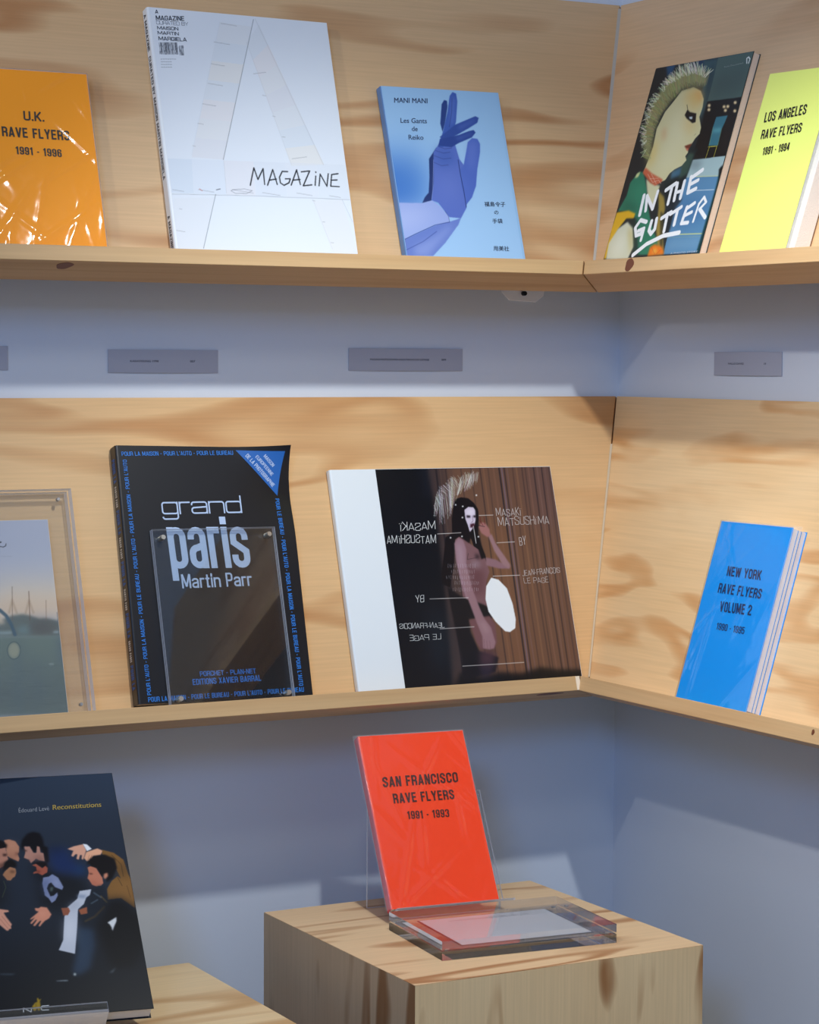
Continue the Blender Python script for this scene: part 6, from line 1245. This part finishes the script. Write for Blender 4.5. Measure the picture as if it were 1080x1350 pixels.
# Paris book
BLK = plain('black_cover', (17, 18, 24), 0.32, 0.5); PBL = plain('print_blue', (24, 96, 176), 0.5)
bw, bh = BOOKS['paris']['w'], BOOKS['paris']['H']
def curl(x, y):
    if x < 0.6*bw: return 0.0
    q = (x/bw-0.6)/0.4
    t = max(0.0, (y-bh*0.86)/(bh*0.14)); dip = math.exp(-((y-bh*0.80)/(bh*0.10))**2)
    return q*q*(0.014*t*t-0.005*dip)
curlv = lambda x, y: np.vectorize(curl)(x, y)
o = book('paris', 'black book with blue border lettering and large pale title on the middle shelf', BLK, bend=curl)
titles('paris', o, bend=curl)
zt = BOOKS['paris']['h']+0.0004
n = 16; A0, A1, A2 = [np.array(q)/1000 for q in TRI]; V = []; F = []; idx = {}
for i in range(n+1):
    for j in range(n+1-i):
        q = A1+(A0-A1)*i/n+(A2-A1)*j/n; idx[i, j] = len(V); V.append((q[0], q[1], zt+curl(q[0], q[1])))
for i in range(n):
    for j in range(n-i):
        F.append((idx[i, j], idx[i+1, j], idx[i, j+1]))
        if j < n-i-1: F.append((idx[i+1, j], idx[i+1, j+1], idx[i, j+1]))
mesh('corner_flash', V, F, PBL, o)
y = 0.305
for i in range(5):
    spine_text(o, 0.02, y, y-0.030, 'POUR LA', (24, 96, 176), 0.005, 0.0145, ['g', .16]); y -= 0.034
    if y < 0.04: break
    spine_text(o, 0.02, y, y-0.026, ['MARTIN PARR', 'GRAND PARIS'][i % 2], (206, 206, 200), 0.006, 0.0125, ['g', .16]); y -= 0.030
# landscape fashion book
o = book('masaki', 'wide landscape photo book with a white spine band and a woman before brown curtains', plain('white_board', (228, 236, 240), 0.35, 0.5), name='hardback_book')
b = BOOKS['masaki']; cv = Canvas(XW[0], 0.5, b['w']*1000-0.5, b['H']*1000-0.5, 0.62, cur_bg[0], cur_bg[1]); cv.run(ART['masaki']); cv.build('cover_photo', o, b['h']+0.0002, 1.0); titles('masaki', o)
# dark book of men
o = book('recon', 'large dark book showing a crowd of men, leaning back on the lower left plinth', plain('navy_black_cover', (26, 30, 38), 0.45, 0.12), name='hardback_book', inset=0.002, page_mat=plain('grey_white_pages', (206, 208, 216), 0.8, bump=0.5, bscale=900))
b = BOOKS['recon']; cv = Canvas(44, 0.5, b['w']*1000-0.5, b['H']*1000-0.5, 0.66, (50, 62, 80), (20, 22, 27)); cv.run(ART['recon']); cv.build('cover_photo', o, b['h']+0.0002, 1.0, mat=INK_DULL); titles('recon', o)
REC = o

# ---------------------------------------------------------------- acrylic
def sheet(name, lo, hi, parent):
    return box(name, lo, hi, ACRYL, parent, 0.0, mats=[ACRYL, ACRYLE], fm=[0, 0, 1, 1, 1, 1])
# small clear frame in front of the black book
M = shelf_frame('l', 'L')
fx0, fx1, fh = -0.7425, -0.578, 0.2175
fr_ = root('acrylic_holder', 'small clear acrylic holder with steel screws leaning on the black book', 'holder', M @ Matrix.Translation((fx0, 0.0004, 0.0220)) @ Matrix.Rotation(-0.010, 4, 'Z'))
fw = fx1-fx0
sheet('back_sheet', (0, 0.0017, 0), (fw, fh, 0.004), fr_); sheet('front_sheet', (0, 0.0017, 0.0050), (fw, fh, 0.009), fr_)
for x, y in ((0.0125, fh-0.0105), (fw-0.0095, fh-0.0095), (0.0125, 0.008), (fw-0.0085, 0.008)):
    s_ = cyl('screw', (x, y, 0.0002), (0, 0, 1), 0.0034, 0.0112, STEEL, fr_)
# large clear frame at the far left with a pond photograph between its sheets
px1 = BOOKS['pond']['x']+BOOKS['pond']['w']
fr2 = root('acrylic_holder', 'large clear acrylic holder at the left end of the middle shelf', 'holder', M @ Matrix.Translation((px1+0.030-0.27, 0.0004, 0.0004)))
fw2, fh2 = 0.27, 0.272
sheet('back_sheet', (0, 0, 0), (fw2, fh2, 0.0105), fr2); sheet('front_sheet', (0, 0, 0.0155), (fw2, fh2, 0.026), fr2)
SC = plain('grey_clear_screw', (176, 172, 170), 0.3, metal=0.6)
for x, y in ((fw2-0.013, fh2-0.010), (fw2-0.013, 0.012), (0.013, fh2-0.010), (0.013, 0.012)):
    cyl('screw', (x, y, 0.0106), (0, 0, 1), 0.0022, 0.0048, SC, fr2)
bp_ = BOOKS['pond']
pc = root('photo_card', 'photograph of a misty pond with bare trees held inside the large clear holder', 'photograph', book_matrix('pond') @ Matrix.Translation((0, 0, 0.0)))
box('card', (0, 0, bp_['h']-0.0024), (bp_['w'], bp_['H'], bp_['h']-0.0002), WHT, pc)
cv = Canvas(110, 0.3, bp_['w']*1000-0.3, bp_['H']*1000-0.3, 0.7, (176, 180, 196), (186, 190, 198)); cv.run(ART['pond']); cv.build('photo_print', pc, bp_['h'], 1.0)

# clear block lying on the plinth
yw = math.radians(-5.6)
bl = root('acrylic_block', 'thick clear acrylic block lying flat in front of the red book', 'block', Matrix.Translation(nearer(-0.493, -0.377, 0.8005)) @ Matrix.Rotation(yw, 4, 'Z'))
bwid, bdep = 0.225, 0.157
box('lower_slab', (0, 0, 0), (bwid, bdep, 0.0102), BLOCK, bl, 0.0, mats=[ACRYL, BLOCK], fm=[1, 0, 1, 1, 1, 1])
box('upper_slab', (0, 0, 0.0120), (bwid, bdep, 0.0222), BLOCK, bl, 0.0, mats=[ACRYL, BLOCK], fm=[0, 0, 1, 1, 1, 1])
for x, y in ((0.009, 0.009), (bwid-0.009, 0.009), (0.009, bdep-0.009), (bwid-0.009, bdep-0.009)):
    cyl('magnet', (x, y, 0.0103), (0, 0, 1), 0.0028, 0.0015, STEEL, bl)
cd = root('caption_card', 'white caption card with a dark border sealed inside the clear block', 'card', bl.matrix_world @ Matrix.Translation((0.033, 0.028, 0.0105)))
cw, ch = 0.168, 0.114
box('mount', (-0.0022, -0.0022, 0), (cw+0.0022, ch+0.0022, 0.0005), plain('dark_mount', (60, 58, 66), 0.6), cd)
box('card', (0, 0, 0.0006), (cw, ch, 0.0009), plain('card_white', (226, 228, 236), 0.6), cd)
text(cd, 'SAN FRANCISCO RAVE FLYERS 1991 - 1993', [(32, 97), (138, 97), (32, 100.5)], (70, 72, 84), 0.0, 0.00095)

# easels
rb = BOOKS['red']; MR = book_matrix('red')
ea = root('acrylic_easel', 'clear acrylic easel holding up the red book', 'easel', MR)
sheet('back_plate', (0.006, -0.0035, -0.0045), (0.158, 0.150, -0.0010), ea)
sheet('ledge_plate', (0.006, -0.0038, -0.0008), (0.163, -0.0008, 0.0215), ea)
inv = MR.inverted()
def leg(rt, lx, width, ytop, name, zp, shift=0.0, th=0.003):
    top = rt.matrix_world @ Vector((lx, ytop, -0.0050)); e = (rt.matrix_world.to_3x3() @ Vector((1, 0, 0))).normalized(); nb = Vector((-e.y, e.x, 0))
    V = []
    top = top+nb*0.002
    for zz in (zp, top.z):
        for s in (0, 1):
            for t in (0, th): V.append(rt.matrix_world.inverted() @ (Vector((top.x, top.y, zz))+e*width*s+nb*(t+shift*(1 if zz == zp else 0))))
    F = [(0, 1, 3, 2), (4, 6, 7, 5), (0, 2, 6, 4), (1, 5, 7, 3), (0, 4, 5, 1), (2, 3, 7, 6)]
    return mesh(name, V, F, ACRYL, rt, mats=[ACRYL, ACRYLE], fm=[1, 1, 0, 0, 1, 1])
leg(ea, 0.006, 0.152, 0.145, 'rear_leg', PZ+0.0003)
# foot joining the ledge to the plinth
def foot(rt, x0, x1, y, z0, z1, zp):
    m4 = rt.matrix_world; inv = m4.inverted(); V = []
    for z in (z0, z1):
        for x in (x0, x1):
            p = m4 @ Vector((x, y, z)); V.append(inv @ p); V.append(inv @ Vector((p.x, p.y, zp)))
    F = [(0, 1, 3, 2), (4, 6, 7, 5), (0, 2, 6, 4), (1, 5, 7, 3), (0, 4, 5, 1), (2, 3, 7, 6)]
    return mesh('foot', V, F, ACRYL, rt, mats=[ACRYL, ACRYLE], fm=[0, 0, 1, 1, 1, 1])
foot(ea, 0.006, 0.158, -0.0042, 0.004, 0.008, PZ+0.0003)
rc = BOOKS['recon']; MC = book_matrix('recon')
eb = root('acrylic_easel', 'clear acrylic easel under the dark book of men on the lower plinth', 'easel', MC)
sheet('back_plate', (0.06, -0.0035, -0.0045), (0.192, 0.20, -0.0010), eb)
sheet('ledge_plate', (0.06, -0.0038, -0.0008), (0.192, -0.0008, 0.0280), eb)
sheet('front_lip', (0.06, -0.0006, 0.0250), (0.192, 0.009, 0.0280), eb)
leg(eb, 0.06, 0.132, 0.18, 'rear_leg', QZ+0.0003)

# ---------------------------------------------------------------- wall labels and plate
def wall_label(side, x0, x1, z0, z1, label, words, num):
    if side == 'L': M = frame((x0, -0.0003, z0), (1, 0, 0), (0, 0, 1), (0, -1, 0))
    else: M = frame((-0.0003, x0, z0), (0, -1, 0), (0, 0, 1), (-1, 0, 0))
    w = abs(x1-x0); hh = z1-z0
    rt = root('wall_label', label, 'label', M, 'grey caption strips on the wall')
    n = 12; V = []; F = []
    for i in range(n+1):
        x = w*i/n; bow = 0.0012*math.sin(math.pi*i/n)
        V += [(x, 0, 0.0002+bow), (x, hh, 0.0002+bow), (x, hh, 0.0012+bow), (x, 0, 0.0012+bow)]
    for i in range(n):
        a = 4*i
        for k in range(4): F.append((a+k, a+(k+1) % 4, a+4+(k+1) % 4, a+4+k))
    F += [(3, 2, 1, 0), (4*n, 4*n+1, 4*n+2, 4*n+3)]
    mesh('strip', V, F, LAB, rt)
    bow = lambda v: (v[0], v[1], v[2]+0.0012*math.sin(math.pi*min(1, max(0, v[0]/w))))
    H2 = hh*1000
    if words: text(rt, words[0], [(words[1], H2*0.46), (words[2], H2*0.46), (words[1], H2*0.46+2.6)], (44, 48, 62), 0.02, 0.0014, plane=bow)
    if num: text(rt, num[0], [(num[1], H2*0.46), (num[1]+num[2], H2*0.46), (num[1], H2*0.46+2.6)], (44, 48, 62), 0.02, 0.0014, plane=bow)
    return rt
wall_label('L', -0.761, -0.612, 1.4865, 1.5155, 'grey caption strip on the wall below the white magazine', ('KARATISUNG 1998', 29, 67), ('007', 110, 7))
wall_label('L', -0.425, -0.253, 1.490, 1.5195, 'grey caption strip on the wall below the pale blue glove book', ('MASAKI MATSUSHIMA AND FRANCOIS LEPAGE', 31, 120), ('009', 139, 7))
wall_label('L', -1.045, -0.8905, 1.4895, 1.5185, 'grey caption strip cut by the left edge, below the orange book', None, None)
wall_label('R', -0.2255, -0.3685, 1.4865, 1.5170, 'grey caption strip on the right wall below the punk photo book', ('HALLO DAVID', 32, 66), ('19', 108, 4))

PM = frame((-0.159, -0.0002, 1.583), (1, 0, 0), (0, 0, 1), (0, -1, 0))
pt = root('bracket_plate', 'small painted plate with a dark screw on the wall under the upper shelf', 'bracket', PM)
V = []; prof = [(-0.036, 0.030), (-0.034, 0.014), (-0.022, 0.003), (0.020, 0.001), (0.033, 0.010), (0.037, 0.030)]
V = [(x, y, 0.0003) for x, y in prof]+[(x, y, 0.0022) for x, y in prof]; n = len(prof)
F = [tuple(range(n-1, -1, -1)), tuple(range(n, 2*n))]+[(i, (i+1) % n, n+(i+1) % n, n+i) for i in range(n)]
bev(mesh('plate', V, F, wall_paint('plate_paint', (244, 246, 252)), pt), 0.0005)
cyl('screw', (0.0, 0.0125, 0.0023), (0, 0, 1), 0.0032, 0.0060, plain('black_screw', (22, 26, 34), 0.4, metal=0.4), pt)
